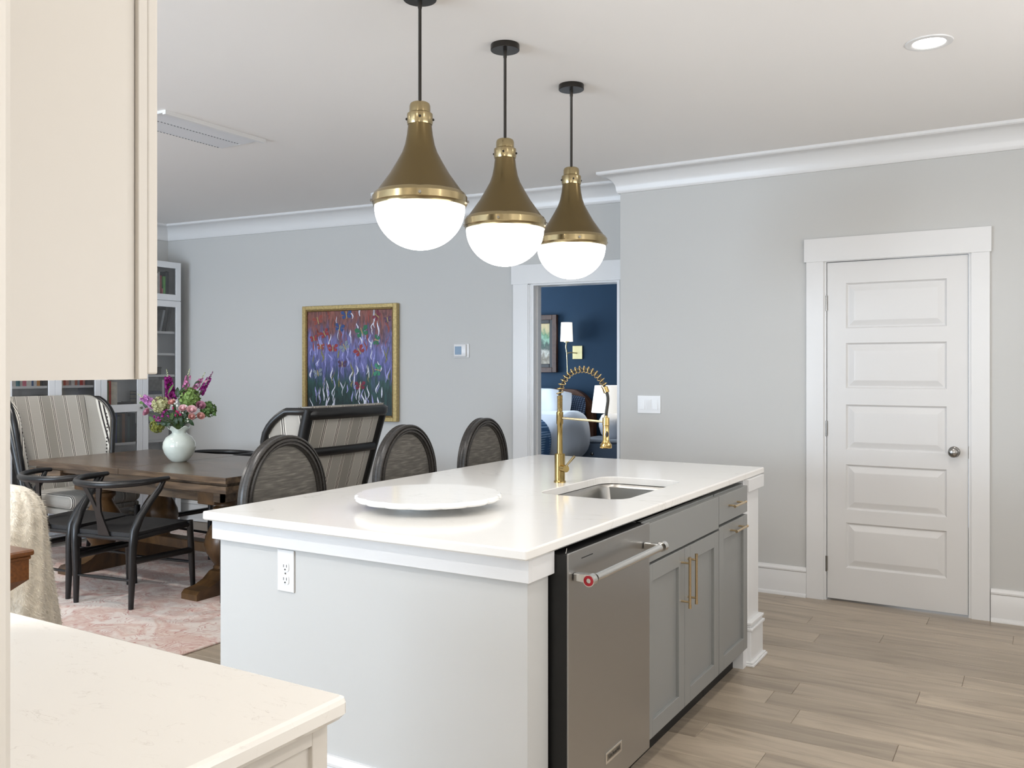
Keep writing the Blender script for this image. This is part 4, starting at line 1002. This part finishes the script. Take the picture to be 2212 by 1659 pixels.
MB().rbox(-.10, .10, -.13, .12, 0, .055, .003, 1).build('body', mat('box_brown', rgb(54,44,40), 0.5), bx); MB().rbox(-.103, .103, -.133, .123, .055, .068, .003, 1).build('lid', M['box_brown'], bx)
y = 5.0
for k, (th, h, c, nm) in enumerate(((.055, .17, (104,72,58), 'brown'), (.035, .19, (206,208,210), 'white'), (.030, .18, (32,42,66), 'navy'))):
    z = 1.085+sum((.055, .035, .030)[:k]); book(5.03, z, th, h, .2, c, nm+' book lying in the flat stack behind the flowers', flat=True, group='flat stack behind the flowers')
row(5.215, 1.085, [(.022, .22, (206,206,204)), (.026, .21, (54,52,54)), (.028, .20, (66,62,64))], 'on the shelf beside the flat stack', ['white', 'dark grey', 'charcoal'])
# corner case, left door
row(4.640, 1.085, [(.016, .225, (40,54,48)), (.014, .22, (44,62,54)), (.012, .20, (84,104,90)), (.020, .215, (186,80,86)), (.058, .205, (222,218,206))], 'above the rail by the wing chair', ['dark green', 'deep green', 'sage', 'red', 'thick cream'])
bx = thing('wooden_tray', 'flat dark wooden tray on the shelf beside the cream book', 'tray', (-6.90, 4.855, 1.085))
MB().rbox(-.09, .09, -.075, .085, 0, .012, .002, 1).build('base', M['box_brown'], bx); MB().rbox(-.09, .09, -.075, -.065, .012, .03, .002, 1).rbox(-.09, .09, .075, .085, .012, .03, .002, 1).rbox(.08, .09, -.065, .075, .012, .03, .002, 1).build('rim', M['box_brown'], bx)
cols = [(58,52,60), (70,62,66), (46,60,104), (52,66,112), (72,80,70), (40,40,44), (110,72,48), (36,40,46), (38,62,66), (30,34,42), (44,50,58)]
row(4.655, .768, [(.022 if i % 3 else .03, .225+.012*((i*5) % 4), c) for i, c in enumerate(cols)], 'below the rail by the wing chair', ['plum grey', 'grey brown', 'blue', 'bright blue', 'olive', 'black', 'rust brown', 'charcoal', 'teal', 'navy black', 'slate'])
row(4.655, .43, [(.028, .26, (40,48,62)), (.03, .25, (34,38,44)), (.026, .27, (52,56,70)), (.026, .20, (214,216,216)), (.03, .24, (44,44,48)), (.03, .22, (90,84,80))], 'on the shelf just above the table top', ['navy', 'black', 'slate', 'white', 'charcoal', 'taupe'])
bx = thing('paper_box', 'white storage box below the flowers in the corner bookcase', 'box', (-6.90, 5.16, .768))
MB().rbox(-.09, .09, -.15, .13, 0, .12, .002, 1).build('body', M['plastic_white'], bx); MB().rbox(-.094, .094, -.154, .134, .12, .15, .002, 1).build('lid', M['plastic_white'], bx)
for k, (c, nm) in enumerate((((206,200,190), 'cream'), (60,66,62) and ((60,66,62), 'dark green'), ((170,70,52), 'brick red'))):
    book(5.02, .10+.035*k, .033, .26, .2, c, nm+' book lying low in the corner bookcase near the floor', flat=True, group='flat books near the floor')
# second case: bottoms of two rows show under the hanging cabinet
row(4.22, 1.268, [(.03, .2, (190,176,168)), (.024, .21, (214,208,200)), (.02, .2, (184,96,84)), (.026, .19, (206,160,150)), (.02, .21, (160,150,148)), (.03, .2, (214,212,208)), (.022, .2, (190,120,100)), (.02, .2, (150,160,170)), (.026, .21, (186,70,62)), (.02, .2, (196,140,130))], 'behind the wing chair, corner side door',
    ['beige', 'ivory', 'coral', 'blush', 'stone', 'white', 'salmon', 'pale blue', 'red', 'pink'])
row(3.84, 1.268, [(.022, .2, (150,80,70)), (.026, .2, (216,214,210)), (.03, .21, (46,124,138)), (.02, .2, (196,190,186)), (.03, .2, (206,106,130)), (.04, .2, (222,222,220)), (.016, .21, (44,84,140)), (.024, .2, (212,214,218)), (.026, .2, (206,140,50)), (.016, .2, (60,54,54))], 'behind the wing chair, far side door',
    ['maroon', 'white', 'teal', 'light grey', 'rose pink', 'wide white', 'blue', 'silver', 'orange', 'brown black'])
bx = thing('storage_box', 'pale grey lidded box behind the wing chair top', 'box', (-6.90, 4.36, 1.085))
MB().rbox(-.09, .09, -.10, .10, 0, .07, .002, 1).build('body', M['basket_grey'], bx); MB().rbox(-.094, .094, -.104, .104, .07, .09, .002, 1).build('lid', M['bookcase_white'], bx)
book(3.85, 1.085, .03, .28, .2, (150,130,100), 'tan book lying flat behind the wing chair top', flat=True)
book(4.05, 1.116, .05, .10, .2, (34,44,58), 'dark blue box file lying on the tan book', flat=True)

# --- vase and flowers
VX, VY, VZ = -5.123, 4.065, .760
vs_t = thing('vase', 'pale celadon glazed round vase with ruffled rim on the table', 'vase', (VX, VY, VZ))
def ruf(r_, z_, a_):
    k = max(0, min(1, (z_-.19)/.05)); return r_*(1+.10*k*cos(5*a_)), z_+.012*k*cos(5*a_+.6)
MB().lathe([(0, 0), (.045, 0), (.052, .004), (.075, .025), (.098, .060), (.110, .100), (.106, .135), (.088, .168), (.060, .188), (.047, .200), (.052, .218), (.072, .236), (.070, .238), (.048, .222), (.042, .20), (.055, .185), (.08, .16), (.09, .10), (.06, .03), (0, .02)], 60, cap=False, rfun=ruf).build('body', M['vase_glaze'], vs_t, 50)
RGT = Vector((cos(YAW), sin(YAW), 0)); FWD = Vector((-sin(YAW), cos(YAW), 0))
def vpos(u, v, dep=0.0): return Vector((VX, VY, VZ))+RGT*((u-388)/312)+Vector((0, 0, (997-v)/312))+FWD*dep
def stem_to(mb, p, r=.0022):
    base = Vector((VX+random.uniform(-.015, .015), VY+random.uniform(-.015, .015), VZ+.10)); neck = Vector((VX, VY, VZ+.235))+(p-Vector((VX, VY, VZ+.235)))*.12
    mb.tube([base, neck, neck.lerp(p, .5)+Vector((0, 0, .015)), p], r, 6)
def petal(mb, p, d, side, ln, wd_, cup):
    d = d.normalized(); side = (side-d*side.dot(d)).normalized(); up = d.cross(side)
    mb.add([p, p+d*ln*.55+side*wd_-up*cup*.3, p+d*ln+side*wd_*.45+up*cup, p+d*ln-side*wd_*.45+up*cup, p+d*ln*.55-side*wd_-up*cup*.3], [(0, 1, 2, 3, 4)])
def rnd_dir():
    while True:
        v = Vector((random.uniform(-1, 1), random.uniform(-1, 1), random.uniform(-1, 1)))
        if .1 < v.length < 1: return v.normalized()
def flower(name, label, group):
    return thing(name, label, 'flower', (VX, VY, VZ+.21), group=group)
def fin(mb, nm, m_, t, sm=None):
    mb.v = [(x-VX, y-VY, z-(VZ+.21)) for x, y, z in mb.v]
    return mb.build(nm, m_, t, sm)
def hydrangea(u, v, R, m_, label, dep=0, n=120):
    t = flower('hydrangea', label, 'hydrangeas in the vase'); p = vpos(u, v, dep); s_ = MB(); stem_to(s_, p, .003); fin(s_, 'stem', M['green_stem'], t)
    f = MB(); f.ball(p, R*.72, n=12, m=8)
    for i in range(n):
        d = rnd_dir(); c = p+d*R*random.uniform(.82, 1.02); a_ = d.cross(rnd_dir()).normalized(); b_ = d.cross(a_)
        for k in range(4):
            an = k*pi/2; q = a_*cos(an)+b_*sin(an); petal(f, c, q+d*.25, d.cross(q), R*.24, R*.12, R*.05)
    tag(fin(f, 'florets', m_, t), kind='stuff')
def stock(u0, v0, u1, v1, m_, tipm, label, dep=0, n=30, R=.030):
    t = flower('stock_spike', label, 'stock spikes in the vase'); a_ = vpos(u0, v0, dep); b_ = vpos(u1, v1, dep+random.uniform(-.03, .03)); s_ = MB(); stem_to(s_, a_, .003); s_.tube([a_, b_], [.003, .0015], 6); fin(s_, 'stem', M['green_stem'], t)
    f = MB(); bt = MB(); ax = (b_-a_).normalized()
    for i in range(n):
        k = (i/n); c = a_.lerp(b_, k*.72); d = (ax.cross(rnd_dir())).normalized(); c = c+d*R*.55*(1-.35*k)
        for q in range(6):
            an = q*pi/3; e1 = d.cross(ax).normalized(); e2 = d.cross(e1); w_ = e1*cos(an)+e2*sin(an); petal(f, c, w_+d*.5, d.cross(w_), R*.62*(1-.3*k), R*.30, R*.1)
    for i in range(12):
        k = .7+.3*i/12; c = a_.lerp(b_, k)+rnd_dir()*.009*(1.3-k); bt.ball(c, .0055*(1.5-k), n=6, m=4)
    tag(fin(f, 'blossoms', m_, t), kind='stuff'); tag(fin(bt, 'buds', tipm, t, 60), kind='stuff')
def rose(u, v, R, m_, label, dep=-.05, face=None):
    t = flower('rose', label, 'roses in the vase'); p = vpos(u, v, dep); s_ = MB(); stem_to(s_, p); fin(s_, 'stem', M['green_stem'], t)
    f = MB(); ax = ((p-Vector((VX, VY, VZ+.16))).normalized()+(-FWD)*.8).normalized() if face is None else face
    e1 = ax.cross(Vector((0, 0, 1))).normalized(); e2 = ax.cross(e1)
    f.ball(p+ax*R*.1, R*.45, n=8, m=6)
    for rg_, (cnt, rr, op) in enumerate(((3, .35, .15), (4, .55, .35), (5, .8, .6), (6, 1.0, 1.0))):
        for k in range(cnt):
            an = 2*pi*(k+.37*rg_)/cnt; w_ = e1*cos(an)+e2*sin(an); sd = ax.cross(w_)
            def fn(a, b): 
                ang = (a-.5)*2*pi/cnt*1.35; w2 = w_*cos(ang)+sd*sin(ang); return p-ax*R*.5+w2*R*(rr*(.35+.65*b**.7)+.12*op*b*b)+ax*R*(1.15-.35*op)*b*(1-.25*abs(a-.5))
            f.grid(fn, 5, 4)
    fin(f, 'petals', m_, t, 70)
hydrangea(410, 860, .068, M['fl_green'], 'large green hydrangea head in the upper middle of the bouquet', .0, 150)
hydrangea(449, 884, .052, M['fl_green2'], 'dark green hydrangea head on the wall side of the bouquet', .02)
hydrangea(353, 874, .056, M['fl_palegreen'], 'pale green hydrangea head on the bookcase side', -.04)
hydrangea(340, 920, .046, M['fl_olive'], 'olive hydrangea head hanging lowest beside the vase', .0)
stock(370, 858, 363, 797, M['fl_magenta'], M['fl_bud'], 'tall magenta stock spike on the bookcase side', .0, 44, .036)
stock(377, 862, 356, 812, M['fl_magenta'], M['fl_bud'], 'shorter magenta stock spike beside the tall one', -.02, 26, .03)
stock(397, 850, 411, 796, M['fl_pink'], M['fl_bud'], 'pink stock spike in the centre of the bouquet', .02, 30, .026)
stock(412, 848, 440, 804, M['fl_pink'], M['fl_bud'], 'pink stock spike leaning towards the dining wall', .04, 28, .024)
stock(432, 850, 459, 802, M['fl_magenta'], M['fl_magenta'], 'magenta stock spike leaning farthest to the dining wall', .02, 30, .024)
stock(338, 874, 304, 850, M['fl_lilac'], M['fl_bud'], 'lilac stock spike leaning towards the bookcases', -.03, 40, .034)
rose(378, 868, .024, M['fl_peach'], 'dusty pink rose between the pale hydrangea and the green one')
rose(324, 889, .028, M['fl_mauve'], 'mauve rose at the bookcase edge of the bouquet')
rose(404, 881, .026, M['fl_pale'], 'pale pink rose under the large green hydrangea', -.07)
rose(423, 884, .030, M['fl_pale'], 'pale pink rose beside the mauve ones', -.07)
rose(423, 899, .022, M['fl_peach'], 'small peach rose below the pale pink one', -.07)
rose(441, 875, .030, M['fl_mauve'], 'mauve rose in front of the dark green hydrangea', -.06)
rose(440, 898, .025, M['fl_peach'], 'peach rose low on the wall side of the bouquet', -.05)
def sprig(pts, m_, R, label, name='berry_sprig'):
    t = flower(name, label, 'small sprigs in the vase'); s_ = MB(); f = MB()
    for (u, v) in pts:
        p = vpos(u, v, -.075+random.uniform(-.015, .01)); stem_to(s_, p, .0012)
        f.ball(p, R*random.uniform(.8, 1.2), n=7, m=5)
        for k in range(5): petal(f, p, rnd_dir(), rnd_dir(), R*1.9, R*.8, .001)
    fin(s_, 'stem', M['green_stem'], t); tag(fin(f, 'blossoms', m_, t), kind='stuff')
sprig([(344, 899), (353, 902), (361, 893), (368, 885), (374, 897), (349, 907), (366, 888), (356, 906), (362, 898)], M['fl_magenta'], .007, 'small magenta blossoms low in the middle of the bouquet')
sprig([(384, 881), (392, 887), (389, 895), (398, 894), (394, 890)], M['fl_berry'], .006, 'small crimson blossoms under the white filler flowers')
sprig([(387, 871), (393, 868), (393, 875), (383, 875), (404, 890), (412, 876), (414, 903), (417, 908)], M['fl_white'], .0045, 'white filler flowers around the pale pink roses', 'filler_sprig')
def foliage_leaf(u, v, ang, ln, w_, m_, dep):
    p = vpos(u, v, dep); d = (RGT*cos(ang)+Vector((0, 0, sin(ang)))).normalized(); sd = (RGT*-sin(ang)+Vector((0, 0, cos(ang)))).normalized()
    mb = MB(); fn = lambda a, b: p+d*ln*b+sd*(a-.5)*2*w_*sin(pi*min(1, b*.92+.06))**.8+FWD*.02*(b-.3)**2*8*.2-FWD*abs(a-.5)*w_*.6
    mb.grid(fn, 5, 8); return mb
lt = flower('leaf_stems', 'dark green leaf stems filling the bouquet above the vase', 'leaf stems in the vase')
sm_ = MB()
for (u, v, an, ln, w_, mm_, dp_) in ((388, 858, 1.7, .07, .017, 'leaf_dark', -.02), (392, 852, 1.1, .06, .013, 'leaf_dark', -.02), (371, 850, 1.1, .075, .008, 'leaf_mid', -.06), (418, 905, -1.0, .05, .013, 'leaf_dark', -.07), (405, 905, -.4, .05, .016, 'leaf_dark', -.05), (375, 912, 3.6, .05, .015, 'leaf_dark', -.05), (366, 915, 2.9, .05, .016, 'leaf_dark', -.05), (322, 880, 2.2, .05, .012, 'leaf_dark', -.03), (318, 868, 3.3, .05, .012, 'leaf_mid', -.02), (335, 912, 2.4, .06, .014, 'leaf_mid', .0), (421, 830, .7, .04, .007, 'leaf_dark', .0), (440, 826, .5, .04, .007, 'fl_mauve', .0), (398, 912, 1.9, .06, .016, 'leaf_dark', -.04), (385, 915, 1.5, .06, .016, 'leaf_dark', -.04), (378, 906, 1.6, .05, .014, 'leaf_mid', -.05), (410, 898, 2.4, .05, .014, 'leaf_dark', -.05), (460, 890, -.9, .035, .01, 'leaf_mid', .0), (352, 912, 3.4, .05, .014, 'leaf_dark', -.04), (390, 900, 2.2, .06, .018, 'leaf_dark', -.035), (372, 895, 2.6, .06, .018, 'leaf_dark', -.03), (400, 905, 1.0, .055, .018, 'leaf_dark', -.03), (380, 920, 1.7, .07, .02, 'leaf_dark', -.02), (395, 920, 1.3, .07, .02, 'leaf_dark', -.02)):
    lf = foliage_leaf(u, v, an, ln, w_, M[mm_], dp_); stem_to(sm_, vpos(u, v, dp_), .0018); fin(lf, 'leaf', M[mm_], lt, 60)
fin(sm_, 'stems', M['green_stem'], lt)

# --- painting on the dining wall
pn = thing('painting', 'tall abstract painting of butterflies over wavy grass in gold frame', 'painting', FO, FA)
PX0, PX1, PZ0, PZ1 = fx(-5.446), fx(-4.490), .972, 1.938
def frame_ring(x0, x1, z0, z1, w_, ya, yb):
    return MB().rbox(x0, x0+w_, ya, yb, z0, z1, .004, 1).rbox(x1-w_, x1, ya, yb, z0, z1, .004, 1).rbox(x0+w_, x1-w_, ya, yb, z0, z0+w_, .004, 1).rbox(x0+w_, x1-w_, ya, yb, z1-w_, z1, .004, 1)
fo_ = frame_ring(PX0, PX1, PZ0, PZ1, .034, -.05, -.002).build('frame', M['gold_frame'], pn)
frame_ring(PX0+.03, PX1-.03, PZ0+.03, PZ1-.03, .018, -.044, -.004).build('carved_edge', M['gold_dark'], fo_)
CX0, CX1, CZ0, CZ1 = PX0+.044, PX1-.044, PZ0+.044, PZ1-.044
MB().box(CX0, CX1, -.030, -.02, CZ0, CZ1).build('canvas', M['canvas'], pn)
def cpos(a, b): return CX0+(CX1-CX0)*a, CZ0+(CZ1-CZ0)*b
rs = random.Random(3)
for mname, cnt, rngs in (('pt_white', 34, (.02, .42)), ('pt_lav', 46, (.05, .75)), ('pt_white', 20, (.45, .95)), ('pt_rust', 26, (.6, .97)), ('pt_olive', 14, (.2, .6))):
    sb_ = MB()
    for i in range(cnt):
        a = rs.uniform(.03, .97); b = rs.uniform(*rngs); ln = rs.uniform(.07, .16); bend = rs.uniform(-.016, .016); th_ = rs.uniform(.003, .0085); slo = rs.uniform(-.02, .02)
        x0, z0 = cpos(a, b); pl_ = []
        for k in range(8):
            f_ = k/7; x_ = x0+bend*sin(f_*pi*1.7)+slo*f_; z_ = min(CZ1-.003, z0+ln*f_*.8); hw = th_*sin(pi*min(1, f_*.9+.08))
            pl_ += [(max(CX0, x_-hw), -.0312, z_), (min(CX1, x_+hw), -.0312, z_)]
        sb_.add(pl_, [(2*k, 2*k+1, 2*k+3, 2*k+2) for k in range(7)])
    tag(sb_.build('brushstrokes', M[mname], pn), kind='stuff')
for (a, b, s_, an, m1) in ((.47, .955, .062, .1, 'pt_blue'), (.39, .835, .055, -.2, 'pt_blue'), (.65, .79, .075, .3, 'pt_green'), (.82, .94, .05, .9, 'pt_dkred'), (.94, .90, .04, .2, 'pt_purple'), (.82, .71, .048, 1.3, 'pt_green'), (.13, .91, .06, .3, 'pt_rust'), (.21, .78, .055, .5, 'pt_red'), (.08, .735, .045, .2, 'pt_red'), (.165, .655, .045, .0, 'pt_rust'), (.31, .64, .058, .0, 'pt_red'), (.45, .65, .06, .6, 'pt_grey'), (.62, .61, .062, .6, 'pt_red'), (.42, .485, .052, .0, 'pt_purple'), (.83, .43, .06, 1.4, 'pt_teal'), (.13, .40, .055, .2, 'pt_grey'), (.63, .28, .06, .05, 'pt_dkred')):
    x0, z0 = cpos(a, b); bw = MB()
    for sg in (-1, 1):
        for (pts) in (((.12, .1), (.5, 1.0), (1.0, .85), (.9, .25), (.15, -.05)), ((.12, -.05), (.85, -.1), (.75, -.75), (.35, -.8), (.1, -.2))):
            v_ = []
            for (p_, q_) in pts:
                xx, zz = sg*p_*s_*.9, q_*s_*.62; v_.append((min(CX1, max(CX0, x0+xx*cos(an)-zz*sin(an))), -.0322, min(CZ1, max(CZ0, z0+xx*sin(an)+zz*cos(an)))))
            bw.add(v_, [tuple(range(5))])
    bo = bw.build('butterfly', M[m1], pn)
    MB().add([(x0-.004*cos(an)+k*sin(an)*s_*.5, -.0326, z0-.004*sin(an)-k*cos(an)*s_*.5) for k in (1, -1)]+[(x0+.004*cos(an)-k*sin(an)*s_*.5, -.0326, z0+.004*sin(an)+k*cos(an)*s_*.5) for k in (1, -1)], [(0, 1, 2, 3)]).build('butterfly_body', M['pt_body'], bo)

# --- fur throw, wooden side table, white bin at the left edge
ft_ = MB(); rs = random.Random(5)
def throw(u, v):
    z = .868*(1-v); k = v
    hw = (.15+.055*k)*(1 if k > .16 else sqrt(max(0, 1-((.16-k)/.16)**2))); hd = (.12+.10*k)*(1 if k > .16 else sqrt(max(0, 1-((.16-k)/.16)**2)))
    a_ = 2*pi*u; r_ = 1+.06*sin(5*a_+3*k)*k+.03*sin(13*a_+8*k)
    return (-3.985+hw*cos(a_)*r_+.0*k, 2.25+hd*sin(a_)*r_, .014+z)
ft_.grid(throw, 96, 60, True)
tw = thing('fur_throw', 'cream faux fur throw draped to the floor beside the wooden table', 'throw')
to = ft_.build('pile', M['fur'], tw, 80)
fb = MB()
for i in range(22000):
    u, v = rs.random(), rs.uniform(.03, 1); p = Vector(throw(u, v)); q = Vector(throw(u+.004, v)); s_ = Vector(throw(u, min(1, v+.01)))
    nn = (q-p).cross(s_-p)
    if nn.length < 1e-9: continue
    nn.normalize()
    if nn.dot(p-Vector((-3.985, 2.25, p.z))) < 0: nn = -nn
    dn = (nn*rs.uniform(.35, .8)+Vector((rs.uniform(-.5, .5), rs.uniform(-.5, .5), -rs.uniform(.3, .9)))).normalized(); ln = rs.uniform(.010, .020); sd = nn.cross(dn).normalized()*.0013
    e = p+dn*ln; e.z = max(.011, e.z)
    fb.add([p+sd, p-sd, e], [(0, 1, 2)])
tag(fb.build('fur_fibres', M['fur'], tw), kind='stuff')
sdt = thing('side_table', 'brown wooden table with moulded top beside the fur throw', 'table', (0, 0, .0105))
MB().rbox(-4.30, -3.243, 1.45, 1.925, .690, .712, .006, 2).rbox(-4.292, -3.251, 1.458, 1.917, .676, .690, .003, 1).build('top', M['desk_wood'], sdt)
MB().add([(x_, y_, z_) for (z_, g) in ((.676, .014), (.60, .014), (.545, .075)) for (x_, y_) in ((-4.30+g, 1.45+g), (-3.243-g, 1.45+g), (-3.243-g, 1.925-g), (-4.30+g, 1.925-g))],
    [(0,1,2,3), (11,10,9,8)]+[(j*4+i, j*4+(i+1) % 4, j*4+4+(i+1) % 4, j*4+4+i) for j in (0, 1) for i in range(4)]).build('apron', M['desk_wood'], sdt)
for (x_, y_) in ((-4.19, 1.55), (-3.355, 1.55), (-4.19, 1.825), (-3.355, 1.825)):
    MB().tube([(x_, y_, .545), (x_, y_, 0)], [.045, .03], 4).build('leg', M['desk_wood'], sdt)
bn = thing('basket', 'small white bin with grey rim beyond the wishbone chairs', 'bin', (-6.10, 3.50, .010))
MB().lathe([(0, 0), (.085, 0), (.105, .46), (.098, .46), (.08, .01), (0, .01)], 28, cap=False).build('body', M['basket_white'], bn, 40)
MB().lathe([(.104, .44), (.110, .445), (.112, .53), (.104, .53), (.098, .44)], 28, cap=False).build('rim', M['basket_grey'], bn, 40)

# ================================================================== BEDROOM
hb = thing('bed', 'bed with rounded wood framed dark upholstered headboard', 'bed', (0, 0, 0))
HX0, HX1, HT = -6.05, -4.085, 1.187
def arch(g):
    pts = [(HX0+g, .15), (HX0+g, .80)]; r_ = .30-g*.6
    for i in range(9): a_ = pi-pi/2*i/8; pts.append((HX0+g+r_+r_*cos(a_), HT-g-r_+r_*sin(a_)))
    for i in range(9): a_ = pi/2-pi/2*i/8; pts.append((HX1-g-r_+r_*cos(a_), HT-g-r_+r_*sin(a_)))
    return pts+[(HX1-g, .80), (HX1-g, .15)]
a0 = arch(0); a1 = arch(.075); fr = MB(); n_ = len(a0)
vs = [(x_, 8.50, z_) for x_, z_ in a0]+[(x_, 8.50, z_) for x_, z_ in a1]+[(x_, 8.58, z_) for x_, z_ in a0]+[(x_, 8.58, z_) for x_, z_ in a1]
fs = []
for i in range(n_-1): fs += [(i, i+1, n_+i+1, n_+i), (2*n_+i+1, 2*n_+i, 3*n_+i, 3*n_+i+1), (i, 2*n_+i, 2*n_+i+1, i+1), (n_+i, n_+i+1, 3*n_+i+1, 3*n_+i)]
fr.add(vs, fs).build('headboard_frame', M['headboard_wood'], hb, 40)
MB().prism(a1, 8.525, 8.575, lambda a_, b_, h: (a_, h, b_)).build('headboard_panel', M['headboard_cloth'], hb)
MB().rbox(HX0+.03, HX1-.06, 6.45, 8.50, .12, .38, .02, 2).build('bed_base', M['headboard_cloth'], hb)
MB().rbox(HX0+.03, HX1-.04, 6.46, 8.495, .38, .68, .05, 4).build('mattress', M['linen'], hb, 50)
for (x_, y_) in ((HX0+.1, 6.5), (HX1-.15, 6.5), (HX0+.1, 8.4), (HX1-.15, 8.4)): MB().box(x_-.03, x_+.03, y_-.03, y_+.03, 0, .12).build('leg', M['brown_frame'], hb)
def cushion(name, label, c, sx, sy, sz, tilt, m_, rz=0, seed=0, cat='pillow', grp=None):
    rs_ = random.Random(seed); mb = MB(); ph = [rs_.uniform(0, 6) for _ in range(6)]
    for sg in (1, -1):
        def fn(u, v):
            a_, b_ = u*2-1, v*2-1
            e = (max(0, 1-abs(a_)**3.2)*max(0, 1-abs(b_)**3.2))**.55
            w_ = 1+.03*sin(7*a_+ph[0])*sin(5*b_+ph[1])
            return (a_*sx*(1-.10*b_*b_), b_*sy*(1-.16*a_*a_), sg*sz*e*w_+.03*sz*sin(11*a_+ph[2]+4*b_))
        mb.grid(fn, 21, 17)
    o = mb.build(name, m_, None, 70); o.location = c; o.rotation_euler = (tilt, 0, rz)
    return tag(o, label, cat, grp)
cushion('pillow', 'dark blue checked pillow tucked against the headboard', (-4.47, 8.39, .93), .34, .22, .07, 1.2, M['plaid_dark'], 0, 1)
cushion('pillow', 'large white bed pillow leaning on the headboard', (-4.56, 8.14, .965), .37, .27, .13, .95, M['linen'], .05, 2)
def puff(x0, x1, y0, y1, z0, z1, r, seed, amp, nx=40):
    """soft slab with rounded sides and creases"""
    rs_ = random.Random(seed); ph = [rs_.uniform(0, 6) for _ in range(8)]; bm = bmesh.new(); bmesh.ops.create_cube(bm, size=1)
    for v in bm.verts: v.co = Vector((x0+(v.co.x+.5)*(x1-x0), y0+(v.co.y+.5)*(y1-y0), z0+(v.co.z+.5)*(z1-z0)))
    bmesh.ops.bevel(bm, geom=bm.edges[:], offset=r, segments=6, profile=.5, affect='EDGES')
    bmesh.ops.triangulate(bm, faces=bm.faces[:]); bmesh.ops.subdivide_edges(bm, edges=[e for e in bm.edges if e.calc_length() > .15], cuts=4, use_grid_fill=True)
    bm.normal_update()
    for v in bm.verts:
        c = v.co; d = sin(9*c.x+ph[0]+4*c.z)*sin(7*c.y+ph[1])+.6*sin(21*c.x+ph[2]+9*c.y)*sin(17*c.z+ph[3]+5*c.y)+.4*sin(33*c.y+ph[4]+14*c.z)
        v.co = c+v.normal*amp*d
    return MB().frombm(bm)
tag(puff(-6.05, -3.86, 7.42, 8.04, .50, .97, .15, 3, .018).build('duvet', M['linen'], None, 70), 'rumpled white duvet folded back across the bed', 'duvet')
tag(puff(-6.10, -3.93, 6.42, 7.41, .34, .95, .20, 4, .014).build('blanket', M['plaid_blue'], None, 70), 'puffy blue checked blanket over the foot of the bed', 'blanket')
ns = thing('nightstand', 'blue grey nightstand with drawer beside the bed', 'nightstand', (-3.995, 8.0, 0))
MB().box(0, .50, .02, .46, .10, .675).build('body', M['nightstand_blue'], ns)
MB().rbox(-.015, .515, -.005, .465, .675, .70, .003, 1).build('top', M['nightstand_top'], ns)
for (z0, z1) in ((.455, .655), (.24, .44)):
    d = MB().rbox(.02, .48, .004, .022, z0, z1, .003, 1).build('drawer', M['nightstand_blue'], ns); MB().ball((.14, -.008, (z0+z1)/2), .018, .014, .018, 12, 8).build('knob', M['nickel'], d, 60)
for (x_, y_) in ((.02, .03), (.45, .03), (.02, .42), (.45, .42)): MB().box(x_, x_+.035, y_, y_+.035, 0, .10).build('leg', M['nightstand_blue'], ns)
tl = thing('table_lamp', 'table lamp with white jar base and pale drum shade on nightstand', 'lamp', (-3.745, 8.22, .70))
MB().lathe([(0, 0), (.075, 0), (.08, .01), (.11, .05), (.13, .12), (.13, .18), (.10, .235), (.05, .26), (.03, .265), (0, .265)], 32, cap=False).build('base', M['lamp_white'], tl, 50)
MB().cyl((0, 0, .262), (0, 0, .42), .008, 10).build('neck', M['sconce_brass'], tl)
MB().lathe([(.205, .262), (.170, .535), (.168, .535), (.203, .262)], 40, cap=False).build('shade', M['shade_lit'], tl, 50)
sc = thing('wall_sconce', 'brass twig wall sconce with white shade on the navy wall', 'sconce', (-4.393, 8.6, 1.70))
MB().lathe([(.068, 0), (.060, .205), (.058, .205), (.066, 0)], 32, (0, -.12, 0), cap=False).build('shade', M['sconce_lit'], sc, 50)
MB().lathe([(0, -.012), (.028, -.010), (.03, 0), (0, .004)], 20, (0, -.12, 0), cap=False).build('cup', M['sconce_brass'], sc, 50)
MB().tube([(0, -.12, 0), (-.008, -.12, -.06), (.002, -.12, -.12), (.006, -.12, -.20), (.010, -.12, -.36)], [.008, .007, .007, .006, .004], 8).tube([(0, -.12, -.13), (.03, -.09, -.12), (.07, -.012, -.125)], .006, 8).build('stem', M['sconce_brass'], sc, 50)
MB().rbox(.015, .135, -.014, 0, -.19, -.045, .003, 1).build('back_plate', M['sconce_brass'], sc)
bp_ = thing('picture', 'dark framed landscape picture on the navy bedroom wall', 'picture', (0, 8.6, 0))
f = frame_ring(-5.50, -4.560, 1.365, 2.0, .055, -.045, -.001).build('frame', M['brown_frame'], bp_)
frame_ring(-5.45, -4.610, 1.415, 1.95, .045, -.03, -.002).build('inner_frame', M['brown_frame_dark'], f)
MB().box(-5.41, -4.65, -.018, -.008, 1.455, 1.91).build('canvas', M['landscape'], bp_)
